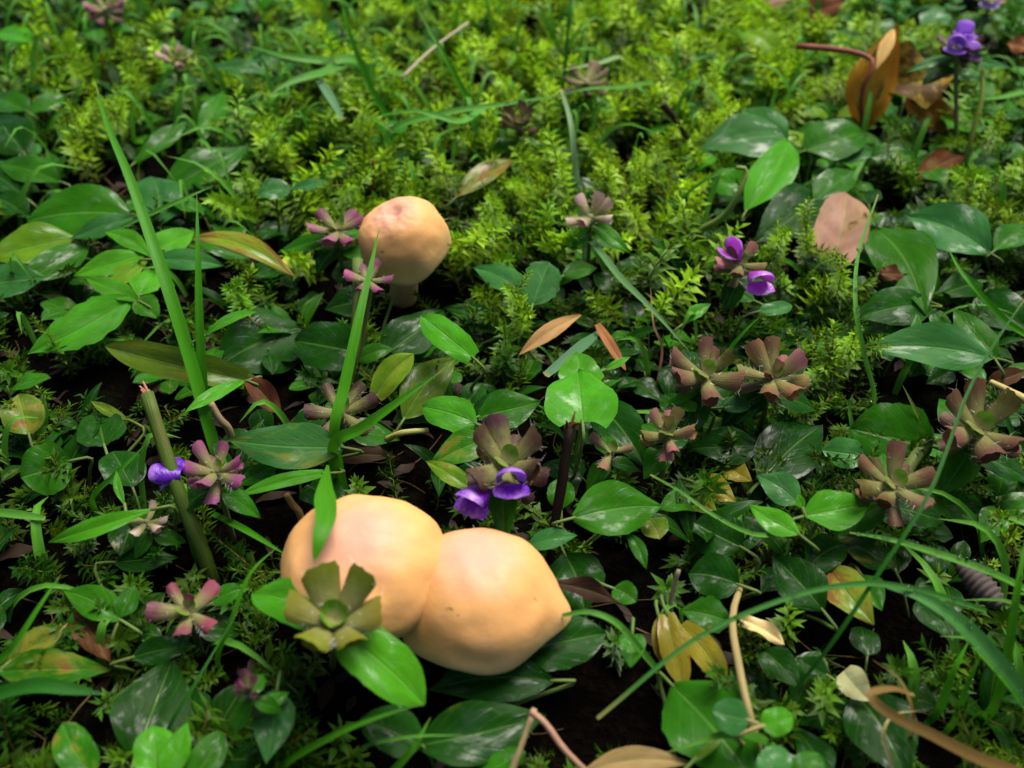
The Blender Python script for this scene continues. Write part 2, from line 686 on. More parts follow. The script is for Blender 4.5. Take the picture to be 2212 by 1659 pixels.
def mushroom(label, cx, cy, z, R, H, axis, stem_to, seed, bumps=(), squash=1.0, pw=(1.0, 1.0), wrinkle=0., stem_r=.42, roll=.10, dents=()):
    c = P(cx, cy, z)
    X, Yv, A = frame(axis)
    base = on_ground(stem_to)
    r_ = root('mushroom', base, label, 'mushroom', 'apricot mushrooms in the moss')
    NR, NS = 40, 72
    V, F, U = [], [], []

    def pt(t, k):
        th = 2 * math.pi * k / NS
        a = t * math.pi * .5
        r = R * math.sin(a) ** pw[0]
        zz = H * math.cos(a) ** pw[1]
        rim = max(0, (t - .72) / .28)
        r *= 1 - roll * rim ** 3
        zz -= .10 * R * rim ** 2
        f = 1.0
        for (t0, amp, wid) in bumps:
            dth = (th - t0 + math.pi) % (2 * math.pi) - math.pi
            f += amp * math.exp(-(dth / wid) ** 2) * t ** 3
        r *= f
        p = X * (r * math.cos(th)) + Yv * (r * squash * math.sin(th)) + A * zz
        q = p * .75 + Vector((seed * 7.3, 0, 0))
        p += p.normalized() * (.11 * R / 1.6 * noise.noise(q) + .045 * noise.noise(q * 2.7)) if p.length > 1e-5 else Vector()
        for (dx, dy, dr, da) in dents:
            u_ = r * math.cos(th) / R - dx
            v_ = r * math.sin(th) / R - dy
            p -= A * da * math.exp(-(u_ * u_ + v_ * v_) / (dr * dr))
        if wrinkle:
            wv = math.exp(-(t / .5) ** 2)
            p += A * wrinkle * wv * (noise.noise(p * 3.2 + Vector((seed, 2, 0))) + .6 * noise.noise(p * 7 + Vector((seed, 9, 0))))
        p += A * (.05 * R * math.sin(3 * th + seed) + .03 * R * math.sin(5 * th + seed * 2)) * t ** 4
        return p

    V.append(c + pt(0, 0)); U.append((.5, 0))
    for i in range(1, NR + 1):
        for k in range(NS):
            V.append(c + pt(i / NR, k)); U.append((k / NS, i / NR * .96))
    for k in range(NS):
        F.append((0, 1 + k, 1 + (k + 1) % NS))
    for i in range(NR - 1):
        for k in range(NS):
            a0, b0 = 1 + i * NS, 1 + (i + 1) * NS
            F.append((a0 + k, b0 + k, b0 + (k + 1) % NS, a0 + (k + 1) % NS))
    # rim lip turning under
    last = 1 + (NR - 1) * NS
    rim = [V[last + k] for k in range(NS)]
    for q_, (s, dz) in enumerate(((.985, -.05), (.95, -.045), (.90, .02))):
        off = len(V)
        for k in range(NS):
            V.append(c + (rim[k] - c) * s + A * dz); U.append((k / NS, 1.0))
        for k in range(NS):
            F.append((last + k, off + k, off + (k + 1) % NS, last + (k + 1) % NS))
        last = off
    cap = part('cap', (V, F, U), M_CAP, r_)
    # gills: thin radial plates from the stem to the rim
    GVx, GFx = [], []
    for k in range(NS):
        ro = c + (rim[k] - c) * .93 + A * .02
        d = (ro - c)
        d = (d - A * d.dot(A)).normalized()
        ri = c + A * (H * .42) + d * (stem_r * .8)
        side = A.cross(d) * .018
        o = len(GVx)
        top_o, top_i = ro + A * .10, ri + A * .10
        mid = ro.lerp(ri, .5) - A * .04
        topm = ro.lerp(ri, .5) + A * .22
        for sgn in (1, -1):
            for q in (ro, mid, ri, top_i, topm, top_o):
                GVx.append(q + side * sgn)
        GFx += [(o, o + 1, o + 4, o + 5), (o + 1, o + 2, o + 3, o + 4), (o + 6, o + 11, o + 10, o + 7), (o + 7, o + 10, o + 9, o + 8), (o, o + 6, o + 7, o + 1), (o + 1, o + 7, o + 8, o + 2)]
    part('gills', (GVx, GFx), M_GILL, r_)
    top = c + A * (H * .62)
    midp = (base + top) * .5 + Vector((.15, -.1, 0))
    part('stalk', tube([base, midp, top], stem_r * 1.05, stem_r * .9, 9, 14, bump=.12), M_STALK, r_)
    return c, R


PI = math.pi
MUSH = []
MUSH.append(mushroom('apricot mushroom overlapping its twin, with a green blade tip lying on its smooth cap', 796, 1258, 2.05, 1.78, 1.62, (-.10, -.06, 1),
                     P(800, 1245, 1.8) + Vector((0, .25, 0)), 1, bumps=((2.6, .05, .6),), pw=(.80, .85), dents=((.36, -.66, .15, .10), (-.5, .35, .10, .05), (.25, .42, .10, .05)), roll=.26))
MUSH.append(mushroom('apricot mushroom with a pointed rim tucked behind its rounder twin', 1032, 1303, 1.75, 1.70, 1.50, (-.05, .10, 1),
                     P(1010, 1290, 1.3) + Vector((0, .3, 0)), 2, bumps=((-.22, .13, .30), (PI * .85, -.02, .5)), pw=(.92, 1.15), roll=.02, squash=.96))
MUSH.append(mushroom('single apricot mushroom with a wrinkled crown and pale split rim in the moss', 880, 540, 2.2, 1.34, 1.55, (-.26, -.16, 1),
                     P(862, 570, 1.4) + Vector((0, .1, 0)), 3, bumps=((.1, .05, .25), (.75, .05, .2), (.42, -.08, .12)), pw=(.80, .72), wrinkle=.04, roll=.05,
                     dents=((.12, -.05, .16, .14),)))


def near_mushroom(x, y, extra=0.):
    return any((x - c.x) ** 2 + (y - c.y) ** 2 < (R + extra) ** 2 for c, R in MUSH)


# ------------------------------------------------------------------ leafy plants placed one by one
def leaf_px(bx, by, tx, ty, wpx, zb, zt, shape='ovate', face=.35, side=0., **kw):
    B, T = P(bx, by, zb), P(tx, ty, zt)
    mid = (B + T) * .5
    n = UP * (1 - face) + tocam(mid) * face + CR * side
    e = (T - B).normalized()
    n = (n - e * n.dot(e)).normalized()
    w = e.cross(n)
    a, b = proj(mid - w * .2), proj(mid + w * .2)
    s, t = proj(B), proj(T)
    ax = Vector((t[0] - s[0], t[1] - s[1])).normalized()
    perp = abs((b[0] - a[0]) * -ax.y + (b[1] - a[1]) * ax.x)
    hw = (wpx / 2) / max(perp / .4, 22)
    hw = min(hw, .8 * (T - B).length)
    return leaf_geo(B, T, hw, n, shape, **kw), B, T, n


def plant(label, leaves, base=None, name='self_heal_plant', cat='plant', group=None, stem_col=(.10, .17, .035, .3), mat=None, stem_r=.042):
    bs = [P(l[0], l[1], l[5]) for l in leaves]
    if base is None:
        m_ = sum(bs, Vector()) / len(bs)
        b = on_ground(m_ + Vector((0, .25, 0)))
    else:
        b = on_ground(G(*base))
    r_ = root(name, b, label, cat, group)
    for l in leaves:
        kw = dict(l[9]) if len(l) > 9 else {}
        age = kw.pop('age', None)
        mt = kw.pop('mat', mat or M_LEAF)
        (geo, B, T, n) = leaf_px(*l[:7], shape=l[7], **kw)
        col = vary(C[l[8]])
        if age is not None:
            col = (*col[:3], age)
        lo = part('leaf', geo, mt, r_, color=col)
        e = (T - B).normalized()
        k = (B - b).length
        ctrl = B - e * min(.45, k * .35) - UP * .12
        part('petiole', tube([b, b.lerp(ctrl, .55) + Vector((0, 0, .05)), ctrl, B + e * .06], stem_r * 1.25, stem_r * .8, 9, 6), M_STEM, r_, color=vary(stem_col))
    return r_


GP = 'broad leaved plants round the mushrooms'
H_ = dict(mat=M_HAIRY)


def L(*a, **k):
    return (*a, k)


# --- left side
plant('large rounded glossy dark leaf over a grey green one beside the tall grass blade', [
    L(278, 462, 58, 476, 112, 1.7, 1.5, 'round', 'M', face=.45, fold=.12),
    L(290, 468, 150, 517, 44, 1.95, 1.7, 'ovate', 'K', face=.5),
    L(345, 488, 330, 382, 104, 1.3, 1.7, 'round', 'K', face=.6, fold=.1),
], (320, 530), group=GP)
plant('long pointed mid green leaf rising right out of the dark hollow near the moss', [
    L(352, 418, 545, 318, 78, 1.2, 1.6, 'ovate', 'M', face=.4, fold=.3),
    L(290, 352, 405, 262, 44, 1.2, 1.7, 'lance', 'M', face=.4, serr=.12)], group=GP)
plant('pair of pointed green leaves at the left edge under the moss tuft', [
    L(130, 392, -4, 352, 62, 1.3, 1.4, 'ovate', 'M', face=.4),
    L(60, 430, -60, 360, 60, 1., 1.2, 'ovate', 'D', face=.4),
    L(62, 470, -30, 420, 60, .9, 1., 'ovate', 'D', face=.4)], group=GP)
plant('cluster of blunt green leaves at the left edge above the pointed pair', [
    L(60, 240, -10, 205, 56, 1.5, 1.5, 'round', 'M', face=.45),
    L(52, 330, -30, 262, 96, 1.3, 1.5, 'round', 'D', face=.5),
    L(140, 206, 58, 246, 40, 1.6, 1.4, 'ovate', 'M', face=.4),
    L(70, 90, -10, 70, 40, 1.8, 1.8, 'ovate', 'B', face=.3)], group=GP)
plant('yellowish pointed leaf over a darker one at the left edge', [
    L(160, 512, -40, 556, 86, 1.6, 1.5, 'ovate', 'Y', face=.4, fold=.25),
    L(190, 532, 30, 618, 70, 1.4, 1.3, 'ovate', 'M', face=.4)], group=GP)
plant('blue grey veined leaf at the left edge above the toothed leaf', [
    L(-30, 612, 98, 598, 80, 1.35, 1.5, 'ovate', 'K', face=.5, age=.1)], group=GP)
plant('toothed pale green leaf with long tip below the tall grass blade', [
    L(285, 645, 60, 765, 92, 1.7, 1.2, 'ovate', 'B', face=.45, serr=.18, **H_),
    L(300, 650, 185, 600, 44, 1.7, 1.9, 'ovate', 'B', face=.35, serr=.18, **H_),
    L(300, 640, 345, 690, 56, 1.7, 1.4, 'ovate', 'M', face=.45, serr=.1, **H_),
    L(300, 640, 340, 585, 62, 1.7, 1.7, 'ovate', 'B', face=.4, serr=.12, **H_)], (292, 720), group=GP)
plant('whorl of hairy light green leaves around the tall grass blade', [
    L(325, 545, 158, 596, 52, 2.1, 1.9, 'lance', 'B', face=.4, **H_),
    L(330, 540, 420, 500, 60, 2.1, 2.1, 'ovate', 'B', face=.4, **H_),
    L(330, 560, 484, 574, 48, 2.1, 1.8, 'lance', 'K', face=.5, **H_),
    L(325, 555, 225, 500, 40, 2.1, 2.3, 'lance', 'B', face=.4, **H_),
    L(320, 560, 210, 640, 42, 2.0, 1.6, 'lance', 'Y', face=.45, **H_)], (320, 640), group=GP)
plant('narrow leaf with a rusty end reaching towards the single mushroom', [
    L(410, 515, 640, 600, 46, 1.9, 1.6, 'lance', 'Y', face=.4, age=.75, bend=.12),
    L(420, 520, 540, 560, 40, 1.7, 1.3, 'lance', 'M', face=.4)], group=GP)
plant('long olive leaf folded along its length behind the tall grass blade', [
    L(535, 822, 228, 748, 72, 1.5, 1.9, 'strap', 'O', face=.75, fold=.5, bend=.05, age=.4),
    L(532, 822, 398, 892, 30, 1.5, 1.6, 'lance', 'B', face=.4)], (520, 850), group=GP)
plant('brown spotted round leaf on the dark soil at the far left of the cut stem', [
    L(62, 938, 40, 852, 96, .9, 1.3, 'round', 'O', face=.6, age=.55)], group=GP)
plant('round leaf with a yellow fleck and bright wet edge on the dark soil', [
    L(152, 995, 45, 1030, 112, 1.2, 1.2, 'round', 'M', face=.65, age=.25)], group=GP)
plant('dim heart shaped leaf on a thin stalk in the dark hollow', [
    L(225, 962, 205, 890, 110, 1.0, .9, 'heart', 'D', face=.2),
    L(280, 908, 196, 866, 24, 1.0, 1.2, 'lance', 'O', face=.5)], (228, 1040), group=GP)
plant('bright green leaf bending to a hooked tip beside the cut stem', [
    L(330, 1100, 105, 1172, 42, 1.9, 1.4, 'lance', 'B', face=.6, bend=.16, fold=.3),
    L(270, 1092, 252, 1016, 20, 1.8, 2.1, 'lance', 'B', face=.5)], (380, 1180), group=GP)
plant('thin curved leaf with hairy edge springing from the straight grass stalk', [
    L(440, 726, 556, 674, 22, 2.2, 2.2, 'lance', 'B', face=.4, bend=.16, **H_)], group=GP)

# --- centre
plant('grey green leaf with a tan dead spot beside the grass node', [
    L(742, 966, 494, 950, 104, 2.0, 2.0, 'ovate', 'K', face=.5, fold=.15, **dict(age=.45)),
    L(700, 1022, 520, 1068, 30, 1.8, 1.7, 'strap', 'B', face=.4, **H_),
    L(600, 1005, 510, 1050, 40, 1.5, 1.2, 'ovate', 'M', face=.4)], (690, 1000), group=GP)
plant('largest dark glossy leaf lying flat below the single mushroom', [
    L(660, 712, 458, 800, 160, .9, .8, 'ovate', 'D', face=.6, fold=.1, quilt=.05)], group=GP)
plant('dark wet leaf pair crossed by the grass blade below the single mushroom', [
    L(800, 765, 636, 735, 108, 1.1, 1.1, 'round', 'D', face=.6, quilt=.05),
    L(815, 640, 700, 668, 70, 1.2, 1.0, 'ovate', 'D', face=.5),
    L(770, 780, 850, 752, 40, 1.1, 1.2, 'ovate', 'M', face=.4)], group=GP)
plant('yellow green leaf with a brown cream tip standing over the dark gap', [
    L(812, 856, 893, 764, 60, 1.2, 1.9, 'strap', 'Y', face=.75, age=.5),
    L(872, 905, 986, 772, 92, .8, 1.3, 'ovate', 'O', face=.7, age=.4)], group=GP)
plant('small bright spoon shaped leaf raised on a stalk above the dark gap', [
    L(1022, 772, 910, 682, 66, 2.2, 2.5, 'strap', 'B', face=.6, fold=.15)], (1005, 850), group=GP)
plant('dark pointed leaf behind the small bright spoon shaped one', [
    L(842, 758, 960, 672, 92, 1.0, 1.0, 'heart', 'D', face=.5),
    L(1070, 700, 960, 665, 46, .8, .9, 'ovate', 'D', face=.4)], group=GP)
plant('pair of broad opposite leaves behind the violet flower head', [
    L(1028, 914, 912, 878, 76, 1.7, 1.8, 'round', 'B', face=.5, fold=.12),
    L(1032, 900, 1168, 868, 86, 1.5, 1.6, 'ovate', 'M', face=.5)], (1030, 950), group=GP)
plant('yellowing leaves tucked under the left of the violet flower head', [
    L(1055, 945, 930, 1002, 72, 1.5, 1.3, 'ovate', 'M', face=.5, age=.4),
    L(1018, 1056, 920, 996, 44, 1.9, 2.0, 'ovate', 'Y', face=.5, age=.5)], group=GP)
plant('bright heart shaped leaf with its twin behind on a slim stalk', [
    L(1258, 910, 1248, 800, 156, 2.5, 2.5, 'heart', 'B', face=.35, fold=.2, lobe=.12, quilt=.05),
    L(1258, 842, 1248, 762, 96, 2.3, 2.4, 'heart', 'B', face=.3, fold=.2),
    L(1304, 800, 1362, 770, 18, 2.3, 2.5, 'lance', 'B', face=.4)], (1232, 1060), group=GP)
plant('pair of toothed leaves with dark veins near the pale pink star', [
    L(1150, 660, 1186, 566, 82, 1.7, 2.2, 'round', 'K', face=.6, serr=.2, **H_),
    L(1138, 642, 1022, 578, 58, 1.7, 1.8, 'ovate', 'K', face=.5, serr=.2, **H_),
    L(1215, 596, 1290, 578, 40, 1.5, 1.5, 'ovate', 'M', face=.4)], (1140, 690), group=GP)
plant('big glossy veined leaf beside the dark broken stick', [
    L(1238, 1118, 1430, 1092, 122, 1.9, 1.7, 'ovate', 'M', face=.55, fold=.18, quilt=.07)], (1230, 1150), group=GP)
plant('round leaf half hidden by the dark broken stick', [
    L(1212, 1098, 1208, 1034, 60, 1.3, 1.6, 'round', 'M', face=.6),
    L(1138, 1180, 1248, 1156, 46, 1.5, 1.6, 'ovate', 'K', face=.5)], (1225, 1200), group=GP)
plant('dark pointed leaf running down between the heart leaf and the brown star', [
    L(1285, 870, 1395, 1010, 100, 1.0, 1.1, 'ovate', 'D', face=.6)], group=GP)
plant('two broad dark leaves side by side below the twin star heads', [
    L(1638, 962, 1492, 968, 84, 1.3, 1.3, 'ovate', 'D', face=.55),
    L(1640, 1040, 1775, 918, 134, 1.1, 1.0, 'ovate', 'D', face=.6, quilt=.05)], (1660, 1010), group=GP)
plant('two dark lobed leaves stacked along one stalk below the veined leaf', [
    L(1602, 1182, 1500, 1128, 100, 1.4, 1.4, 'round', 'D', face=.65),
    L(1596, 1262, 1488, 1238, 96, 1.3, 1.2, 'round', 'D', face=.65)], (1600, 1290), group=GP)
plant('small bright curved leaf under the brown star with the green centre', [
    L(1505, 882, 1436, 870, 28, 1.9, 2.0, 'strap', 'B', face=.5, bend=.18),
    L(1560, 880, 1630, 878, 40, 1.8, 1.8, 'ovate', 'K', face=.4)], group=GP)
plant('small upright pointed leaves in the gap left of the magenta flowers', [
    L(1476, 700, 1536, 656, 30, 1.6, 1.9, 'lance', 'B', face=.5),
    L(1640, 672, 1712, 660, 30, 1.7, 1.7, 'round', 'K', face=.4),
    L(1630, 650, 1560, 620, 34, 1.3, 1.4, 'ovate', 'M', face=.4)], group=GP)

# --- right
plant('long creased leaf like an open book near the right edge', [
    L(2145, 772, 1862, 750, 96, 1.9, 1.9, 'ovate', 'K', face=.5, fold=.3, age=.1),
    L(2150, 775, 2060, 668, 70, 1.9, 2.2, 'ovate', 'M', face=.4, fold=.2)], (2155, 810), group=GP)
plant('big dark leaf with a torn brown fleck behind the drooping dewy blade', [
    L(1885, 488, 2000, 680, 136, 1.2, 1.2, 'ovate', 'M', face=.5, quilt=.05, age=.2),
    L(2010, 660, 1845, 690, 90, 1.1, 1.2, 'ovate', 'D', face=.5)], group=GP)
plant('round cupped leaf with rusty streak between the two brown star heads', [
    L(2015, 965, 1838, 925, 152, 1.6, 1.6, 'round', 'M', face=.7, age=.3, fold=.15)], group=GP)
plant('small shiny oval leaf below the round cupped leaf', [
    L(1868, 985, 1776, 972, 66, 1.6, 1.6, 'round', 'K', face=.6)], group=GP)
plant('spray of four opposite glossy leaves left of the brown star head', [
    L(1728, 1090, 1634, 1026, 70, 2.2, 2.3, 'ovate', 'K', face=.5),
    L(1735, 1115, 1880, 1085, 92, 2.2, 2.1, 'ovate', 'B', face=.5),
    L(1728, 1155, 1618, 1090, 54, 2.1, 2.1, 'ovate', 'B', face=.45),
    L(1735, 1100, 1722, 1068, 22, 2.3, 2.5, 'lance', 'B', face=.4)], (1735, 1190), group=GP)
plant('dark veined leaf below the spray of glossy leaves', [
    L(1778, 1318, 1668, 1200, 104, 1.2, 1.4, 'ovate', 'D', face=.6),
    L(1745, 1225, 1825, 1175, 80, 1.3, 1.3, 'round', 'D', face=.6)], group=GP)
plant('yellow green leaf with brown holes under the long arching blade', [
    L(1790, 1225, 1888, 1350, 92, 1.2, 1.2, 'ovate', 'Y', face=.6, age=.75),
    L(1860, 1240, 1905, 1320, 70, 1.0, 1.0, 'ovate', 'M', face=.5)], group=GP)
plant('grey green crinkled leaf over a bright folded one at the foot of the orange leaf', [
    L(1702, 292, 1512, 322, 98, 1.9, 1.8, 'ovate', 'K', face=.4, quilt=.07),
    L(1700, 300, 1600, 236, 66, 1.9, 2.2, 'ovate', 'K', face=.4),
    L(1612, 455, 1702, 300, 92, 1.3, 1.9, 'ovate', 'B', face=.5, fold=.35),
    L(1630, 402, 1528, 388, 62, 1.4, 1.4, 'round', 'B', face=.5)], (1690, 400), group=GP)
plant('smooth rounded leaves in the thicket below the red brown leaf stalk', [
    L(1738, 325, 1865, 285, 88, 1.6, 1.7, 'round', 'M', face=.45),
    L(1758, 432, 1848, 366, 66, 1.4, 1.5, 'ovate', 'M', face=.45),
    L(1740, 320, 1700, 280, 30, 1.6, 1.7, 'ovate', 'Y', face=.4),
    L(1780, 340, 1900, 330, 50, 1.3, 1.3, 'ovate', 'K', face=.4)], group=GP)
plant('dark leaf shading the soil beside the pale pinkish dead leaf', [
    L(1772, 415, 1628, 525, 120, 1.3, 1.1, 'ovate', 'D', face=.5),
    L(1880, 340, 1980, 335, 56, 1.3, 1.3, 'ovate', 'M', face=.4)], group=GP)
plant('broad shiny leaf with curled bright rim near the right edge', [
    L(2138, 545, 1955, 465, 116, 1.6, 1.7, 'ovate', 'K', face=.45, fold=.28),
    L(2150, 540, 2235, 490, 60, 1.6, 1.6, 'ovate', 'M', face=.4)], (2140, 590), group=GP)
plant('dull leaves in the shade below the broad shiny leaf', [
    L(2110, 640, 2235, 720, 100, .9, .9, 'ovate', 'D', face=.5),
    L(2120, 610, 2020, 640, 60, .9, 1., 'ovate', 'D', face=.5),
    L(2060, 800, 2000, 830, 50, 1., .9, 'ovate', 'D', face=.5)], group=GP)
plant('pale green leaf arching over at the top beyond the moss', [
    L(1690, 140, 1600, 70, 46, 1.6, 2.2, 'strap', 'Y', face=.4, bend=.2)], group=GP)

# --- bottom
plant('pair of mid green leaves on dark soil by the reddish flower head', [
    L(262, 1340, 138, 1276, 78, 1.2, 1.3, 'ovate', 'M', face=.55),
    L(258, 1335, 290, 1262, 50, 1.2, 1.4, 'ovate', 'M', face=.5)], group=GP)
plant('green leaf browning along one edge beside the dead brown leaf', [
    L(0, 1450, 238, 1448, 88, 1.3, 1.3, 'ovate', 'M', face=.55, age=.55, serr=.1),
    L(20, 1430, 146, 1346, 66, 1.3, 1.4, 'ovate', 'O', face=.5, age=.6)], group=GP)
plant('wide dark leaf with pale midrib in the lower left shade', [
    L(290, 1640, 372, 1425, 165, .9, 1.0, 'ovate', 'D', face=.6, age=.15),
    L(285, 1420, 425, 1395, 60, 1.0, 1.0, 'ovate', 'D', face=.5),
    L(245, 1215, 385, 1205, 56, .8, .8, 'ovate', 'D', face=.5)], group=GP)
plant('yellow tinged blunt leaf at the bottom left', [
    L(200, 1675, 135, 1562, 92, 1.3, 1.5, 'round', 'M', face=.6, age=.45)], group=GP)
plant('trio of shiny blunt leaves at the bottom left', [
    L(340, 1680, 330, 1568, 96, 1.6, 1.8, 'round', 'B', face=.6),
    L(352, 1680, 405, 1560, 60, 1.6, 1.8, 'ovate', 'B', face=.6, age=.2),
    L(410, 1690, 478, 1580, 70, 1.4, 1.5, 'round', 'M', face=.55)], group=GP)
plant('small plain leaf beside the reddish flower head', [
    L(456, 1304, 540, 1268, 42, 1.3, 1.4, 'ovate', 'M', face=.5)], group=GP)
plant('grey wet leaf with yellow veins below the pink bud stalk', [
    L(598, 1490, 575, 1650, 92, 1.7, 1.5, 'ovate', 'K', face=.6, age=.25),
    L(560, 1530, 625, 1495, 30, 1.9, 1.9, 'lance', 'B', face=.5)], group=GP)
plant('broad dark leaf with yellow flecks at the bottom below the mushroom pair', [
    L(900, 1610, 1180, 1545, 140, 1.0, 1.0, 'ovate', 'D', face=.65, age=.2),
    L(1195, 1470, 925, 1490, 110, 1.1, 1.0, 'ovate', 'D', face=.65, bite=(.5, 1, .16)),
    L(1100, 1420, 1195, 1440, 60, 1.0, 1.0, 'ovate', 'D', face=.6)], (1000, 1560), group=GP)
plant('wet dark leaf with water beads under the pointed mushroom rim', [
    L(1105, 1418, 1308, 1368, 118, 1.2, 1.2, 'round', 'D', face=.6, quilt=.08)], group=GP)
plant('dim leaf with pale midrib hanging below the dark broken stick', [
    L(1222, 1200, 1262, 1318, 120, 1.0, .8, 'round', 'D', face=.6),
    L(1325, 1270, 1375, 1300, 50, 1.2, 1.2, 'round', 'M', face=.6),
    L(1355, 1150, 1397, 1230, 32, 1.5, 1.3, 'lance', 'M', face=.6),
    L(1400, 1120, 1425, 1165, 60, 1.2, 1.2, 'round', 'O', face=.5, age=.5)], (1240, 1190), group=GP)
plant('tiny notched leaf with purple blotch hanging by the green curved blade', [
    L(1366, 1370, 1362, 1442, 60, 1.6, 1.5, 'heart', 'M', face=.65, age=.2)], group=GP)
plant('large bright lobed leaf at the bottom by the pale straw stem', [
    L(1452, 1480, 1640, 1700, 190, 1.1, 1.3, 'ovate', 'M', face=.65, serr=.1),
    L(1500, 1640, 1560, 1590, 20, 1.4, 1.5, 'strap', 'Y', face=.5)], group=GP)
plant('two leaf pairs on a pale straw stem near the bottom', [
    L(1618, 1556, 1538, 1535, 78, 2.2, 2.3, 'round', 'K', face=.6, fold=.1),
    L(1645, 1568, 1714, 1546, 64, 2.2, 2.3, 'round', 'B', face=.55, fold=.1),
    L(1660, 1690, 1690, 1612, 76, 2.0, 2.1, 'round', 'K', face=.6, fold=.1),
    L(1715, 1690, 1770, 1628, 76, 2.0, 2.1, 'round', 'M', face=.6, fold=.1)], (1648, 1640), group=GP, stem_col=(.30, .26, .10, .3))
plant('leaf with a scalloped edge behind the pale straw stem', [
    L(1580, 1345, 1468, 1318, 76, 1.1, 1.2, 'ovate', 'M', face=.5, serr=.2),
    L(1640, 1400, 1728, 1488, 70, 1.0, 1.0, 'ovate', 'D', face=.6)], group=GP)
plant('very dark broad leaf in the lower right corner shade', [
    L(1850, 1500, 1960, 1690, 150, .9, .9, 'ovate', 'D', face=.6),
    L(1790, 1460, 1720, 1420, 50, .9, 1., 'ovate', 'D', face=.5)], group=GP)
plant('yellow mottled dying leaves beside the two stacked lobed leaves', [
    L(1500, 1040, 1590, 1085, 60, .9, .9, 'ovate', 'X', face=.5, age=.5),
    L(1560, 1000, 1625, 1040, 50, 1.0, 1.0, 'ovate', 'X', face=.5, age=.3),
    L(1480, 1075, 1550, 1110, 50, .8, .9, 'ovate', 'Y', face=.5, age=.6)], group=GP)
plant('limp yellow rotting leaves hanging beside the white shoot', [
    L(1440, 1325, 1480, 1490, 60, 1.4, .9, 'strap', 'X', face=.7, age=.45),
    L(1470, 1350, 1568, 1478, 62, 1.3, .9, 'strap', 'X', face=.7, age=.5),
    L(1425, 1340, 1440, 1440, 40, 1.3, .8, 'strap', 'O', face=.7, age=.8)], (1455, 1330), group=GP)
plant('flat leaf beside the single mushroom with a reddish patch', [
    L(985, 425, 1110, 345, 48, 1.3, 1.7, 'lance', 'O', face=.4, age=.7),
    L(820, 380, 960, 340, 50, 1.1, 1.2, 'ovate', 'D', face=.4)], group=GP)
plant('two lobed leaf on an upright stalk left of the single mushroom', [
    L(628, 408, 556, 420, 44, 2.6, 2.6, 'round', 'K', face=.4),
    L(628, 408, 718, 396, 24, 2.6, 2.7, 'lance', 'K', face=.4)], (605, 540), group=GP)
plant('wet leaf seen edge on at the top left', [
    L(575, 150, 435, 150, 26, 2.4, 2.4, 'ovate', 'K', face=.25),
    L(440, 300, 482, 196, 56, 1.5, 2.0, 'ovate', 'M', face=.45)], (500, 260), group=GP)

# ------------------------------------------------------------------ self-heal flower heads
def calyx_mesh(seed, hairs=True):
    """a flared, flattened two-lipped cup along +X, opening at x = 1, back lip broad with three small teeth"""
    r = random.Random(seed)
    V, F, U = [], [], []
    nv, nu = 7, 8

    def lip(hw0, hw1, arc, L_, sgn, teeth, up):
        o = len(V)
        for i in range(nv + 1):
            v = i / nv
            hw = hw0 + (hw1 - hw0) * (v ** .75) * (1.08 - .16 * v)
            if v > .85: hw *= 1 - .55 * ((v - .85) / .15) ** 2 * .35
            for j in range(nu + 1):
                s = j / nu * 2 - 1
                a = s * arc
                x = L_ * v
                if i == nv:
                    x += .045 * (abs(math.sin((s + 1) * .5 * math.pi * teeth))) - .05 * s * s - .03
                y = hw * math.sin(a) / math.sin(min(arc, 1.57))
                z = sgn * (hw * .80 * (1 - math.cos(a)) - hw * .40) * -1
                z += up * v * v
                V.append(Vector((x, y, z + .012 * noise.noise(Vector((x * 5, y * 5, seed))))))
                U.append((j / nu, v))
        for i in range(nv):
            for j in range(nu):
                a0 = o + i * (nu + 1) + j
                q = (a0, a0 + 1, a0 + nu + 2, a0 + nu + 1)
                F.append(q if sgn > 0 else q[::-1])

    lip(.10, .31, 1.40, 1.0, 1, 3, r.uniform(.06, .26))
    lip(.085, .25, 1.35, .84, -1, 2, r.uniform(-.12, .04))
    me = mesh_data('calyx', V, F, M_CALYX, U)
    if hairs:
        HV, HF = [], []
        for k in range(20):
            v = V[r.randrange(len(V))]
            d = Vector((r.uniform(-.1, .7), math.copysign(r.uniform(.5, 1), v.y), r.uniform(-.2, .9))).normalized()
            w = Vector((r.uniform(-1, 1), r.uniform(-1, 1), r.uniform(-1, 1))).normalized() * .006
            l_ = r.uniform(.10, .24)
            o = len(HV)
            HV += [v - w, v + w, v + d * l_]
            HF.append((o, o + 1, o + 2))
        hm = mesh_data('hairs', HV, HF, M_HAIR, smooth=False)
    return me, hm


CALYX = [calyx_mesh(40 + i) for i in range(5)]


def bract_mesh(seed):
    r = random.Random(seed)
    V, F, U = leaf_geo((0, 0, 0), (1, 0, 0), .52, (0, 0, 1), 'round', bend=-.14, fold=.3, wave=.03, nu=4, nv=9, r=r, quilt=.0)
    return mesh_data('bract', V, F, M_CALYX, [(u, v * 1.3) for u, v in U])


